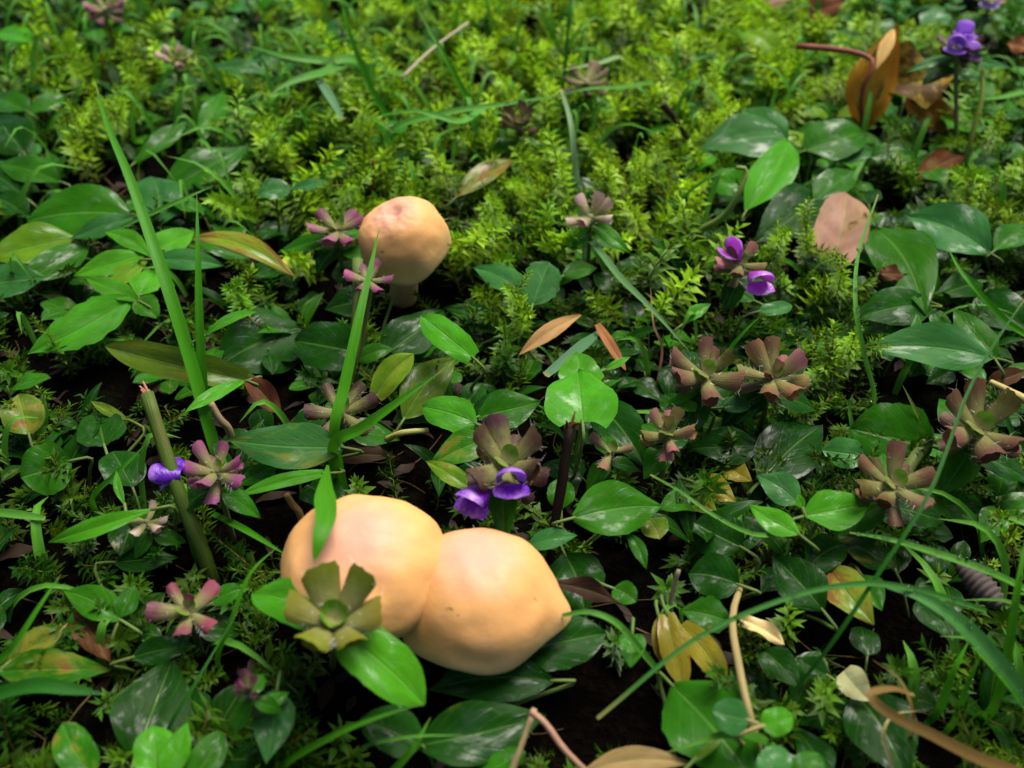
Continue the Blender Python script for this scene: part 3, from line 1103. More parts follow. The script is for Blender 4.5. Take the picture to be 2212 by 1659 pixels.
def corolla_mesh(seed):
    """hooded upper lip, fringed three-lobed lower lip, short tube: along +X"""
    V, F = [], []
    nu, nv = 10, 6
    for i in range(nv + 1):                     # tube and hood
        v = i / nv
        for j in range(nu + 1):
            a = (j / nu * 2 - 1) * (PI * .62)
            r = .16 + .16 * math.sin(v * PI * .62)
            x = v * .95 + (.10 * math.cos(a) * v)
            zc = .16 * v * v
            V.append((x - .22 * max(0, v - .75), r * math.sin(a), zc + r * math.cos(a) * (1 - .75 * max(0, v - .8) / .2 * .6)))
        if i:
            for j in range(nu):
                a0 = (i - 1) * (nu + 1) + j
                F.append((a0, a0 + 1, a0 + nu + 2, a0 + nu + 1))
    o = len(V)
    mu, mv = 9, 6
    for i in range(mv + 1):                     # lower lip
        v = i / mv
        for j in range(mu):
            s = j / (mu - 1) * 2 - 1
            hw = .12 + .26 * math.sin(v * 2.0)
            x = .25 + .62 * v - .10 * v * v
            if i == mv: x += .07 * abs(math.sin(s * PI * 1.5 + .4)) + .02 * math.sin(j * 2.6)
            z = -.12 - .30 * v * v + .10 * s * s * v
            V.append((x, s * hw, z))
    for i in range(mv):
        for j in range(mu - 1):
            a0 = o + i * mu + j
            F.append((a0, a0 + 1, a0 + mu + 1, a0 + mu))
    return mesh_data('corolla', V, F, M_PETAL, [(.5 + v[1], min(1, max(0, v[0]))) for v in V])


BRACT = [bract_mesh(60 + i) for i in range(3)]
COROLLA = [corolla_mesh(80 + i) for i in range(2)]


def place(name, me, parent, pos, d, up, size, wide=1.0, color=None):
    """put a shared mesh (unit long on +X) at pos (cm, world) pointing along d"""
    d = Vector(d).normalized()
    z = Vector(up)
    z = (z - d * z.dot(d))
    z = z.normalized() if z.length > 1e-4 else d.orthogonal().normalized()
    y = z.cross(d)
    M = Matrix(((d.x * size, y.x * size * wide, z.x * size, 0), (d.y * size, y.y * size * wide, z.y * size, 0), (d.z * size, y.z * size * wide, z.z * size, 0), (0, 0, 0, 1)))
    o = bpy.data.objects.new(name, me)
    COL.objects.link(o)
    o.parent = parent
    b = Vector(parent['_b']) if '_b' in parent else Vector()
    M.translation = (Vector(pos) - b) * S
    o.matrix_local = M
    if color is not None:
        o.color = color if len(color) == 4 else (*color, 0)
    return o


PAL = dict(
    brown=[(.11, .060, .024), (.13, .062, .034), (.10, .078, .015), (.17, .075, .055)],
    pink=[(.30, .12, .10), (.23, .12, .065), (.36, .13, .125), (.19, .15, .04)],
    pale=[(.58, .40, .33), (.50, .34, .27), (.62, .40, .36)],
    purple=[(.060, .022, .026), (.085, .032, .040), (.050, .028, .018), (.080, .042, .026)],
    magenta=[(.30, .065, .17), (.23, .055, .12), (.16, .045, .08), (.34, .10, .20)],
    red=[(.20, .035, .06), (.17, .045, .065), (.25, .055, .09)],
    olive=[(.15, .17, .014), (.17, .17, .022), (.20, .135, .05), (.13, .17, .012)],
    dry=[(.15, .09, .05), (.21, .15, .085), (.11, .06, .04)],
)


def head(label, cx, cy, rpx, z, pal, ft=.5, fs=0., n_out=6, elev=.25, n_in=0, elev_in=.9, bracts=2, flowers=(), phase=0., leaves=(), foot=None, lay=2, group='spent self heal flower heads', wide=1.0, stem_r=.07, ll=.95, skirt=3, angs=None):
    r = random.Random(int(cx * 7 + cy))
    c = P(cx, cy, z)
    R = rpx * proj(c)[2] / FL
    A = (UP + tocam(c) * ft + CR * fs).normalized()
    X, Yv, A = frame(A)
    if foot is None:
        b = on_ground(c - A * 1.0)
    else:
        b = on_ground(G(*foot))
    o = root('self_heal_flower', b, label, 'flower', group)
    part('stem', tube([b, b.lerp(c, .5) - A * .15, c - A * .35 * R, c], stem_r, stem_r * .9, 9, 7), M_STEM, o, color=vary((.12, .15, .045, .5)))
    part('receptacle', tube([c - A * .45 * R, c - A * .1 * R, c + A * .12 * R], .15 * R, .10 * R, 6, 9, bump=.4), M_STEM, o, color=(.22, .22, .10, .2))
    cols = PAL[pal]
    for lv in range(lay):
        n = (len(angs) if angs else n_out) if lv == 0 else max(n_out - 1, 3)
        for k in range(n):
            a = phase + 2 * PI * (k + .5 * lv) / n + r.uniform(-.26, .26)
            if angs and lv == 0:
                a = angs[k]
            el = elev - .45 * lv + r.uniform(-.18, .18)
            d = (X * math.cos(a) + Yv * math.sin(a)) * math.cos(el) + A * math.sin(el)
            cm, hm = CALYX[r.randrange(5)]
            sz = R * ll * r.uniform(.88, 1.14) * (1 if lv == 0 else .82)
            p0 = c + d * (.10 * R) - A * (.22 * R * lv)
            q = place('calyx', cm, o, p0, d, A + d.cross(A) * r.uniform(-.4, .4), sz, wide * r.uniform(.8, 1.15), vary((*cols[r.randrange(len(cols))], 0), .2, r))
            h = bpy.data.objects.new('hairs', hm)
            COL.objects.link(h)
            h.parent = q
            h['kind'] = 'stuff'
    for k in range(n_in):
        a = phase + .4 + 2 * PI * k / n_in + r.uniform(-.2, .2)
        d = (X * math.cos(a) + Yv * math.sin(a)) * math.cos(elev_in) + A * math.sin(elev_in)
        cm, hm = CALYX[r.randrange(5)]
        q = place('calyx', cm, o, c + A * .05 * R, d, A, R * .62 * r.uniform(.85, 1.1), wide, vary((*cols[r.randrange(len(cols))], 0), .2, r))
    for k in range(bracts):
        a = phase + .25 + 2 * PI * k / max(bracts, 1) + (.0 if bracts != 2 else 0)
        d = (X * math.cos(a) + Yv * math.sin(a)) * .65 + A * .75
        place('bract', BRACT[k % 3], o, c + A * .14 * R, d, A, R * .44 * r.uniform(.85, 1.1), 1.0, vary((.11, .26, .015, 0), .15, r))
    for (fx, fy, dz, len_px, mixc, colr) in flowers:
        p = P(fx, fy, z + dz)
        d = ((p - c).normalized() + tocam(p) * mixc).normalized()
        ln = len_px * proj(p)[2] / FL
        place('corolla', COROLLA[0], o, p - d * (ln * .75), d, UP, ln, 1.25, colr)
    if skirt:
        for k in range(skirt):
            a = phase + 1.1 + k * 2.4 + r.uniform(-.4, .4)
            d = X * math.cos(a) + Yv * math.sin(a)
            B = c - A * (.5 + .22 * k) * R
            l_ = R * r.uniform(1.2, 1.6)
            T = B + d * l_ - UP * r.uniform(.1, .5)
            part('leaf', leaf_geo(B, T, l_ * r.uniform(.28, .36), UP * .8 + tocam(c) * .2, 'ovate', bend=.08, r=r), M_LEAF, o, color=vary(C[r.choice(('M', 'D', 'M'))], .2, r))
    for (tx, ty, w, zt, colr) in leaves:
        T = P(tx, ty, zt)
        B = c - A * .28 * R
        n_ = UP * .6 + tocam(c) * .5
        hw = w * .5 * proj(T)[2] / FL
        part('leaf', leaf_geo(B, T, hw, n_, 'round' if w > 90 else 'ovate', bend=.06), M_LEAF, o, color=vary(C[colr]))
    return o


VI = (.13, .012, .45, 0)
MG = (.42, .05, .52, 0)
head('olive green star of broad toothed cups lying against the front mushroom', 725, 1345, 112, 3.3, 'olive', ft=.55, n_out=5, elev=.42, phase=.3, bracts=4, n_in=0, lay=1, wide=1.45, angs=(.15, 1.0, 2.0, 3.0, 4.2, 5.3), ll=.98, foot=(715, 1440), skirt=0,
     leaves=((545, 1282, 98, 2.7, 'B'), (917, 1522, 122, 2.2, 'B')), stem_r=.08)
head('purple brown flower head carrying two vivid violet flowers beside the pair of mushrooms', 1092, 1005, 92, 3.2, 'purple', ft=.45, n_out=6, elev=.35, phase=.52, bracts=2, lay=3, foot=(1100, 1160), skirt=0,
     flowers=((1104, 1042, .55, 84, .9, VI), (1016, 1086, -.2, 84, .5, VI)), leaves=((1092, 1178, 62, 2.1, 'M'),), group='flowering self heal heads', ll=1.05, wide=1.05)
head('open brown and pink star with green centre, left of the twin star heads', 1522, 812, 84, 2.7, 'brown', ft=.6, n_out=6, elev=.42, phase=.5, bracts=2, lay=2, n_in=0, leaves=((1438, 882, 30, 2.0, 'B'),))
head('pinker of the twin star heads, with pale pointed cups beside moss', 1668, 815, 80, 2.6, 'pink', ft=.5, n_out=6, elev=.42, phase=.2, bracts=1, n_in=2, lay=2)
head('smaller pink brown star with fringed cups above the big veined leaf', 1442, 938, 66, 2.5, 'pink', ft=.55, n_out=5, elev=.42, phase=.9, bracts=2, lay=2, n_in=1)
head('large dark brown star with a shiny green centre near the right edge', 2112, 930, 98, 2.7, 'brown', ft=.7, n_out=6, elev=.38, phase=.35, bracts=2, lay=2, n_in=0)
head('brown star with two green white bracts beside the round cupped leaf', 1928, 1050, 90, 2.5, 'brown', ft=.6, n_out=6, elev=.38, phase=.1, bracts=2, lay=2)
head('pale pink open star standing alone against the yellow moss', 1276, 470, 60, 2.6, 'pale', ft=.55, n_out=6, elev=.40, phase=.25, bracts=0, n_in=0, lay=1, leaves=((1230, 520, 24, 1.8, 'B'), (1362, 548, 36, 1.8, 'B')))
head('pinkish head with two magenta flowers near the pale dead leaf', 1598, 572, 58, 2.7, 'pink', ft=.4, n_out=5, elev=.3, phase=.6, bracts=1, lay=2,
     flowers=((1580, 536, .5, 60, .6, MG), (1645, 610, .1, 66, .6, MG)), group='flowering self heal heads')
head('flat purple brown head seen from the side left of the single mushroom', 728, 498, 60, 2.5, 'magenta', ft=.15, n_out=6, elev=.12, phase=.2, bracts=2, lay=1, leaves=((600, 545, 40, 1.8, 'M'),))
head('small magenta head on the tall stem in front of the single mushroom', 795, 605, 46, 3.3, 'magenta', ft=.1, n_out=6, elev=.1, phase=.1, bracts=0, lay=1, foot=(752, 860), stem_r=.14, skirt=0)
head('pink and purple head beside the cut green stem', 465, 1020, 72, 2.6, 'magenta', ft=.3, n_out=6, elev=.3, phase=.3, bracts=1, lay=2,
     flowers=((345, 1028, -.4, 66, .3, VI), (378, 1008, -.6, 50, .3, VI)), group='flowering self heal heads')
head('reddish purple head low in the lower left shade', 405, 1322, 74, 1.7, 'red', ft=.5, n_out=5, elev=.1, phase=.8, bracts=2, lay=1, n_in=1)
head('narrow pink bud head with a brown tip in the lower left shade', 537, 1490, 46, 2.6, 'magenta', ft=.1, n_out=4, elev=1.0, phase=.4, bracts=0, lay=2, wide=.9)
head('dark purple head at the foot of the tall purple stem', 735, 892, 80, 1.8, 'purple', ft=.3, n_out=6, elev=.05, phase=.2, bracts=1, lay=1)
head('pale brown withered head in the moss near the bent dewy blade', 1120, 270, 50, 2.4, 'dry', ft=.3, n_out=6, elev=.7, phase=.2, bracts=0, lay=2, group='withered self heal heads')
head('dark withered head under a wet blade in the far moss', 1266, 178, 50, 2.5, 'dry', ft=.1, n_out=6, elev=.3, phase=.2, bracts=0, lay=2, group='withered self heal heads')
head('tall flower spike with a violet bloom beside the orange dead leaf', 2070, 112, 52, 4.2, 'purple', ft=.15, n_out=6, elev=.3, phase=.3, bracts=0, lay=2, foot=(2068, 372),
     flowers=((2090, 75, .5, 52, .5, (.30, .12, .66, 0)), (2066, 96, .5, 50, .6, (.34, .16, .66, 0)), (2098, 108, .3, 46, .7, (.34, .16, .66, 0)), (2084, 62, .9, 46, .3, (.30, .12, .66, 0))), leaves=((1955, 158, 26, 3.7, 'K'), (2190, 150, 24, 3.6, 'K')), group='flowering self heal heads', stem_r=.09)
head('dusty pink head partly hidden under the hooked green leaf', 318, 1128, 46, 1.6, 'pale', ft=.2, n_out=5, elev=.1, phase=.4, bracts=0, lay=1)
head('small faded pink head in the moss at the upper left', 377, 130, 36, 2.4, 'pale', ft=.5, n_out=6, elev=.42, phase=.2, bracts=1, lay=1, group='faded heads in the far moss')
head('pink tinged head at the top edge in the far moss', 225, 20, 44, 2.8, 'magenta', ft=.2, n_out=6, elev=.3, phase=.2, bracts=0, lay=2, group='faded heads in the far moss')
head('lilac flower head at the top edge beyond the violet spike', 2138, 8, 36, 3.0, 'pale', ft=.2, n_out=5, elev=.4, phase=.2, bracts=0, lay=1, flowers=((2140, 0, .4, 44, .4, (.38, .26, .62, 0)),), group='flowering self heal heads')
head('yellowish bud pair beside the smaller pink brown star', 1318, 975, 52, 1.9, 'pink', ft=.5, n_out=3, elev=.1, phase=.2, bracts=2, lay=1)

# ------------------------------------------------------------------ stems, twigs and dead leaves
def stick(name, label, cat, pts, w0, w1, mat, col, seg=9, bump=.15, group=None, extra=None):
    p = [P(*q) for q in pts]
    b = on_ground(p[0]) if p[0].z < 1.0 else p[0]
    if p[0].z < 1.0:
        p = [b] + p
    k0 = proj(p[0])[2] / FL * .5
    o = root(name, b, label, cat, group)
    part('shaft', tube(p, w0 * k0, w1 * k0, 16, seg, bump=bump), mat, o, color=col)
    if extra:
        extra(o, p)
    return o


def torn_top(o, p):
    t = p[-1]
    d = (p[-1] - p[-2]).normalized()
    k = proj(t)[2] / FL
    part('torn_tip', join(*[tube([t - d * .08 + Vector((rng.uniform(-.06, .06), rng.uniform(-.06, .06), 0)), t + d * rng.uniform(.1, .32) + Vector((rng.uniform(-.12, .12), rng.uniform(-.06, .06), 0))], .055, .018, 4, 5) for _ in range(6)]),
         M_TWIG, o, color=(.34, .14, .10, 0))


stick('broken_stalk', 'thick cut green stem with torn pinkish top', 'stem', [(455, 1240, .3), (430, 1170, 1.1), (375, 1030, 2.2), (318, 850, 3.4)], 34, 29, M_STEM, (.055, .105, .012, .7), extra=torn_top)
stick('broken_stick', 'dark brown broken stick with a pale splintered end', 'stick', [(1182, 1245, .3), (1205, 1090, 1.8), (1232, 925, 3.2)], 16, 22, M_TWIG, (.009, .004, .003, 0), bump=.5, extra=lambda o, p: [part('splinter', tube([p[-1] - Vector((0, 0, .25)), P(1232 + dx, 918, 3.25), P(1236 + 2 * dx, tip, 3.5)], .075, .015, 6, 5, bump=.4), M_TWIG, o, color=(.12, .055, .02, 0)) for dx, tip in ((3, 888), (-6, 908), (9, 914))])
stick('green_stalk', 'smooth bright green stem standing beside the cut stem', 'stem', [(420, 1175, .5), (405, 1110, 1.3), (392, 1050, 2.0)], 24, 22, M_STEM, (.09, .24, .03, 0))
stick('maroon_stalk', 'upright green and maroon stem crossed by a grass blade', 'stem', [(745, 850, .6), (770, 720, 2.2), (772, 560, 3.5)], 30, 22, M_STEM, (.085, .14, .025, .9))
stick('pale_stalk', 'pale straw coloured stem running down to the leaf pairs near the bottom', 'stem', [(1640, 1640, .8), (1622, 1560, 1.7), (1600, 1460, 1.9), (1582, 1340, 1.7), (1600, 1265, .9)], 19, 16, M_STEM, (.29, .23, .09, .1))
stick('white_shoot', 'short whitish shoot standing in the dark soil', 'stem', [(1447, 1330, .9), (1452, 1285, 1.4), (1466, 1232, 2.0)], 14, 9, M_STEM, (.24, .21, .12, 0))
stick('dark_twig', 'small dark curved twig sticking out of the yellow moss', 'twig', [(1484, 302, 1.6), (1468, 272, 2.6), (1448, 245, 3.2), (1432, 226, 3.5)], 9, 16, M_TWIG, (.03, .015, .012, 0))
stick('red_stalk', 'curved red and cream leaf stalk at the bottom edge', 'stalk', [(1290, 1690, 1.2), (1220, 1620, 1.7), (1180, 1565, 1.9), (1145, 1536, 2.0)], 13, 16, M_STEM, (.40, .22, .14, .9))
stick('straw_stalk', 'straight dry straw stalk at the bottom edge under the red stalk', 'stalk', [(1100, 1680, 1.0), (1130, 1600, 1.5), (1155, 1530, 1.8)], 16, 12, M_STEM, (.36, .27, .13, .1))
stick('slim_stalk', 'slim yellow green stem with a bent tip behind the violet spike', 'stem', [(2078, 372, .4), (2098, 300, 1.6), (2120, 215, 2.8), (2122, 150, 3.6)], 15, 9, M_STEM, (.17, .22, .035, .2))
stick('bent_stalk', 'light green stalk bending over at the top with a frayed head', 'stalk', [(1510, 502, .9), (1560, 470, 1.6), (1592, 425, 2.4), (1612, 370, 3.1), (1590, 362, 3.2)], 18, 8, M_STEM, (.17, .26, .05, .2))
stick('cut_stub', 'short stub of green stem with brown cut end beside the dark brown star', 'stem', [(1945, 1040, 1.2), (1975, 992, 1.45), (2006, 945, 1.6)], 28, 30, M_STEM, (.10, .15, .025, .5))
stick('fallen_straw', 'flat tan straw poking up behind the front mushroom', 'straw', [(648, 1110, .8), (632, 1090, 1.1), (618, 1068, 1.4)], 17, 15, M_STEM, (.30, .17, .06, .1), seg=6)
stick('pale_straw', 'cream coloured straw at the right edge below the creased leaf', 'straw', [(2225, 868, 1.6), (2180, 845, 1.6), (2140, 825, 1.5)], 20, 14, M_STEM, (.42, .36, .12, 0), seg=6)
stick('dry_pale_stalk', 'bleached dry grass stalk lying across the far moss', 'stalk', [(868, 168, 2.7), (935, 105, 3.0), (1010, 50, 3.2)], 8, 7, M_STEM, (.40, .34, .22, 0), seg=6)
stick('rusty_seta', 'thin rust coloured moss stalk behind the single mushroom', 'stalk', [(805, 430, .8), (806, 390, 1.6), (806, 345, 2.4)], 7, 6, M_STEM, (.22, .08, .03, .2), seg=6)
stick('short_pale_stub', 'short tan stub of straw at the feet of the tall grass blade', 'straw', [(495, 930, .9), (475, 905, 1.3), (455, 870, 1.7)], 18, 14, M_STEM, (.26, .19, .10, .1), seg=6)
stick('yellow_rootlet', 'pale yellow bent rootlet below the small twin leaves', 'stem', [(835, 950, 1.0), (870, 935, 1.4), (925, 930, 1.3)], 14, 12, M_STEM, (.30, .30, .08, .1), seg=6)


def dead_leaf(label, bx, by, tx, ty, w, zb, zt, col, shape='ovate', face=.5, stalk=None, name='dead_leaf', stalk_col=(.22, .06, .035, 0), group='dead leaves', **kw):
    (geo, B, T, n) = leaf_px(bx, by, tx, ty, w, zb, zt, shape, face, nv=18, nu=5, **kw)
    lo = min(v.z for v in geo[0])
    b = Vector((B.x, B.y, 0))
    o = root(name, on_ground(B, 0), label, 'dead leaf', group)
    part('blade', geo, M_DEAD, o, color=col)
    if stalk:
        part('stalk', tube([B] + [P(*q) for q in stalk], .07, .13, 14, 8, bump=.1), M_STEM, o, color=stalk_col)
    return o


dl = dead_leaf('curled orange brown leaf standing on edge with a red stalk', 1862, 285, 1940, 52, 104, .7, 4.4, (.36, .15, .012, .60), 'ovate', face=.8, fold=.45, wave=.25,
               stalk=[(1862, 200, 2.4), (1886, 140, 3.35), (1862, 118, 3.5), (1800, 106, 3.7), (1722, 100, 3.8)])
(geo, B, T, n) = leaf_px(1885, 190, 2055, 165, 130, 2.2, 2.4, 'ovate', .6, nv=16, nu=5, fold=.5, wave=.3)
part('fold', geo, M_DEAD, dl, color=(.17, .055, .010, .8))
(geo, B, T, n) = leaf_px(1932, 60, 1892, 150, 30, 4.3, 3.2, 'lance', .7, nv=12, nu=4, fold=.5)
part('fold', geo, M_DEAD, dl, color=(.62, .40, .14, .2))  # pale strip paints the highlight along the left edge
(geo, B, T, n) = leaf_px(1960, 200, 2065, 290, 80, 1.8, .7, 'ovate', .6, nv=12, nu=4, fold=.5, wave=.3)
part('fold', geo, M_DEAD, dl, color=(.22, .075, .012, .7))
dead_leaf('pale pinkish tan dead leaf with fine veins propped among dark leaves', 1790, 580, 1828, 416, 116, .9, 2.0, (.30, .165, .11, .40), 'strap', face=.75, fold=.2, serr=.06, wave=.12, quilt=.09)
dead_leaf('small cream curled leaf scrap on the dark soil', 1600, 1338, 1695, 1392, 34, 1.3, 1.2, (.66, .50, .22, .1), 'strap', wave=.5, fold=.5)
dead_leaf('dark brown curled dead leaf between the mushroom tip and the stick', 1190, 1258, 1335, 1300, 46, 1.6, 1.2, (.032, .014, .010, .2), 'lance', wave=.4, fold=.6)
dead_leaf('rusty brown dead leaf lying in the lower left shade', 150, 1318, 235, 1430, 84, .9, .8, (.075, .028, .012, .3), 'ovate', face=.5, wave=.3)
dead_leaf('wrinkled dark red brown leaf behind the straight grass stalk', 605, 895, 520, 806, 50, 1.0, 1.5, (.07, .022, .010, .3), 'ovate', face=.6, fold=.6, wave=.3)
dead_leaf('small torn brown flake stuck on the big dark leaf at the right', 1900, 590, 1952, 592, 34, 1.6, 1.5, (.085, .03, .014, .2), 'round', wave=.4)
dead_leaf('beige dry leaf showing along the bottom edge', 1262, 1665, 1500, 1650, 60, 1.0, 1.0, (.25, .17, .065, .25), 'ovate', face=.5)
dead_leaf('red brown dead leaf far back at the top edge', 1740, 40, 1830, 0, 70, 1.4, 2.4, (.24, .085, .04, .3), 'ovate', face=.6, wave=.3)
dead_leaf('tan dead leaf beyond the red brown one at the top edge', 1640, 10, 1720, -20, 60, 1.6, 2.0, (.30, .17, .10, .3), 'ovate', face=.6, wave=.3)
dead_leaf('dark red dead leaf lying under the violet spike', 1985, 385, 2085, 335, 56, .7, 1.0, (.11, .030, .012, .4), 'ovate', face=.5, wave=.3)
dead_leaf('pale olive cream leaf scrap beside the tan curled blade', 1822, 1450, 1880, 1515, 66, 1.3, 1.1, (.34, .34, .16, .15), 'heart', face=.65, fold=.3)
dead_leaf('yellow ochre fleck of leaf left of the single mushroom', 610, 560, 640, 578, 28, 1.2, 1.1, (.55, .36, .08, .1), 'round')
dead_leaf('brown leaf tip at the upper right edge', 2175, 95, 2230, 110, 36, 1.6, 1.5, (.22, .08, .03, .3), 'ovate', wave=.3)
dead_leaf('dull brown flat leaf under the grass node', 680, 985, 860, 985, 40, .6, .6, (.028, .014, .008, .2), 'lance')
dead_leaf('tan withered blade folded beside the grey toothed grass', 1255, 680, 1120, 768, 36, 1.6, 1.3, (.34, .19, .07, .2), 'lance', face=.6)
dead_leaf('rusty withered stalk leaf above the heart shaped leaf', 1290, 700, 1352, 800, 22, 1.6, 1.3, (.28, .11, .04, .3), 'strap', face=.6)
dead_leaf('dark bud like dead scrap near the right edge below the creased leaf', 2130, 830, 2215, 800, 40, 1.3, 1.5, (.06, .025, .012, .3), 'ovate', face=.5, fold=.6)

# grey ridged husk at the right
p0, p1 = P(2055, 1200, 1.3), P(2160, 1310, 1.1)
o = root('seed_husk', on_ground(p1), 'grey ridged seed husk lying among grass at the right edge', 'husk')
N = 44
cpts = [p0.lerp(p1, i / (N - 1)) for i in range(N)]
V, F, U = tube([p0, p1], .2, .2, N, 14, bump=0)
e = (p1 - p0).normalized()
for i in range(N):
    s = i / (N - 1)
    k = math.sin(PI * (.06 + .9 * s)) ** .6 * (.34 + .75 * s) * (1 + .13 * math.sin(i * 1.5))
    for j in range(14):
        V[i * 14 + j] = cpts[i] + (V[i * 14 + j] - cpts[i]) * k * 1.8
part('husk', (V, F, U), M_TWIG, o, color=(.075, .060, .055, 0))

# ------------------------------------------------------------------ grass blades placed one by one
GB = 'grass blades among the plants'
GRN = (.046, .215, .006, .0)
LGT = (.085, .270, .030, .0)
DRK = (.020, .115, .010, .0)
TAN = (.20, .125, .035, .5)


def blade(label, pts, w, col=GRN, face=.6, dew=0, name='grass_blade', twist=0., taper=(.8, 1., .03), rooted=True, fold=.3):
    p = [P(*q) for q in pts]
    if rooted and p[0].z > .05:
        p = [on_ground(p[0] + Vector((0, .15, 0)))] + p
    mid = p[len(p) // 2]
    hw = w * .5 * proj(mid)[2] / FL
    o = root(name, p[0], label, 'grass', GB)
    geo = ribbon(p, hw, face, 12 + 5 * len(p), taper, fold, twist)
    part('blade', geo, M_BLADE, o, color=vary(col, .1))
    if dew:
        r = random.Random(int(pts[0][0] + pts[0][1]))
        g_ = []
        nrow = len(geo[0]) // 5
        for k in range(dew):
            i = r.randrange(2, nrow - 2)
            q = geo[0][i * 5 + r.choice((0, 2, 4, 4))]
            rr = r.uniform(.022, .050)
            g_.append(ball(q + UP * rr * .5, rr))
        tag(part('dew_drops', join(*g_), M_DEW, o), kind='stuff')
    return o


blade('broadest tall grass blade leaning left over the round leaf', [(462, 960, .7), (400, 740, 2.6), (345, 570, 3.9), (280, 385, 5.0), (232, 270, 5.6), (205, 175, 6.0)], 28, GRN, face=.7, dew=6)
blade('straight upright grass stalk beside the broadest tall blade', [(445, 900, .8), (432, 720, 2.8), (428, 560, 4.2), (425, 418, 5.2)], 20, GRN, face=.7)
blade('short crosswise grass tip with a straw end touching the straight stalk', [(260, 492, 2.6), (330, 460, 3.2), (400, 428, 3.6), (457, 403, 3.8)], 11, LGT, face=.6, rooted=False)
blade('grass blade rising in front of the single mushroom cap', [(722, 940, 2.2), (745, 830, 3.0), (775, 690, 3.9), (798, 590, 4.4), (820, 490, 4.8)], 24, GRN, face=.75, dew=3)
blade('green leaf tip hanging down onto the front mushroom cap', [(708, 1005, 3.0), (702, 1060, 3.8), (704, 1115, 4.0), (690, 1165, 3.98), (678, 1215, 3.75)], 46, GRN, face=.8, rooted=False, taper=(.12, 1.05, .05))
blade('grass blade slanting up right from the node with a dry tip', [(720, 968, 2.1), (780, 925, 2.7), (860, 868, 3.2), (958, 798, 3.6)], 26, GRN, face=.75, dew=4)
blade('long thin arching grass stalk with dew across the lower right', [(2130, 1320, 2.0), (2040, 1290, 2.9), (1950, 1268, 3.2), (1850, 1262, 3.3), (1700, 1292, 3.2), (1500, 1382, 2.8), (1290, 1552, 2.0)], 13, (.05, .19, .03, 0), face=.8, dew=12, taper=(1., 1., .6), rooted=False)
blade('broad pale green blade bending down to the right edge with water beads', [(2260, 1570, 1.2), (2160, 1435, 2.3), (2075, 1345, 2.9), (1990, 1290, 3.1), (1895, 1262, 3.0)], 36, (.065, .22, .045, 0), face=.8, dew=14, taper=(1., 1., .05), rooted=False)
blade('dew beaded grass blade running to the right edge above the husk', [(2240, 1285, 2.2), (2130, 1232, 2.6), (2000, 1188, 2.7), (1920, 1165, 2.6), (1835, 1150, 2.4)], 16, LGT, face=.6, dew=26, taper=(.9, 1., .2), rooted=False)
blade('thin wet blade curving below the veined leaf to the right', [(1700, 1168, 1.5), (1620, 1152, 2.2), (1540, 1112, 2.5), (1470, 1062, 2.6), (1405, 1025, 2.5)], 10, LGT, face=.6, dew=8, taper=(.9, 1., .4))
blade('long thin stalk slanting from the creased leaf down to the bottom', [(1700, 1515, .9), (1800, 1385, 2.4), (1900, 1235, 3.4), (2010, 1060, 4.2), (2090, 850, 4.8), (2150, 740, 5.0), (2225, 630, 5.2)], 9, DRK, face=.7, taper=(.8, 1., .5))
blade('drooping thin blade beaded with dew in front of the big dark leaf', [(1888, 862, 1.2), (1868, 770, 2.6), (1848, 660, 3.6), (1855, 545, 4.1), (1897, 420, 4.4)], 11, LGT, face=.6, dew=22, taper=(.9, 1., .3))
blade('small wet hooked blade beside the drooping dewy one', [(1838, 935, 1.4), (1835, 880, 2.0), (1842, 850, 2.3)], 9, LGT, dew=5)
blade('pale bent blade with bright dew in the far moss', [(1246, 402, 1.2), (1240, 330, 2.4), (1232, 260, 3.2), (1212, 192, 3.6)], 15, (.16, .28, .12, 0), face=.7, dew=12, taper=(.6, .9, .5))
blade('tall soft blade crossing the far moss at the top left of centre', [(872, 300, .9), (820, 225, 2.2), (780, 140, 3.6), (752, 60, 4.8), (735, -20, 5.8)], 15, GRN)
blade('tall soft blade leaning left across the far moss', [(1062, 330, .9), (1015, 225, 2.4), (965, 130, 3.8), (920, 50, 4.8), (885, -20, 5.6)], 14, GRN)
blade('upright thin stalk rising to the top edge in the far moss', [(1212, 215, 1.4), (1222, 130, 3.0), (1228, 40, 4.4), (1232, -20, 5.2)], 8, DRK)
blade('flat blade lying crosswise at the upper left with a wet end', [(782, 140, 2.4), (700, 132, 3.0), (620, 122, 3.3), (532, 98, 3.5)], 24, LGT, face=.5)
blade('twisted blade under the flat crosswise one at the upper left', [(765, 148, 2.3), (690, 160, 2.9), (630, 178, 3.0), (580, 206, 2.9)], 22, LGT, face=.5, dew=3)
blade('short stiff grey green blade pointing down in the upper left moss', [(690, 175, 2.5), (715, 212, 2.9), (740, 258, 2.8)], 20, (.10, .22, .10, 0), face=.7, taper=(.8, 1., .4), rooted=False)
blade('thin shining blade arching above the single mushroom', [(1060, 236, 2.2), (1000, 262, 2.9), (940, 250, 3.2), (885, 240, 3.2), (768, 260, 2.7)], 16, LGT, face=.5)
blade('long low blade crossing the moss towards the withered heads', [(840, 290, 2.2), (960, 245, 2.9), (1090, 225, 3.1), (1210, 205, 3.1)], 17, LGT, face=.5)
blade('bright wet blade lying on top of the dark withered head', [(1420, 185, 1.4), (1340, 190, 2.4), (1270, 192, 2.9), (1185, 212, 2.6)], 12, LGT, face=.5)
blade('pale blade tip above the dark withered head', [(1350, 130, 2.0), (1290, 138, 2.8), (1212, 152, 3.0)], 14, (.18, .30, .12, 0), face=.5)
blade('curved hairlike blade above the bent stalk', [(1450, 452, .8), (1495, 410, 1.9), (1545, 378, 2.5), (1610, 358, 2.7)], 8, LGT)
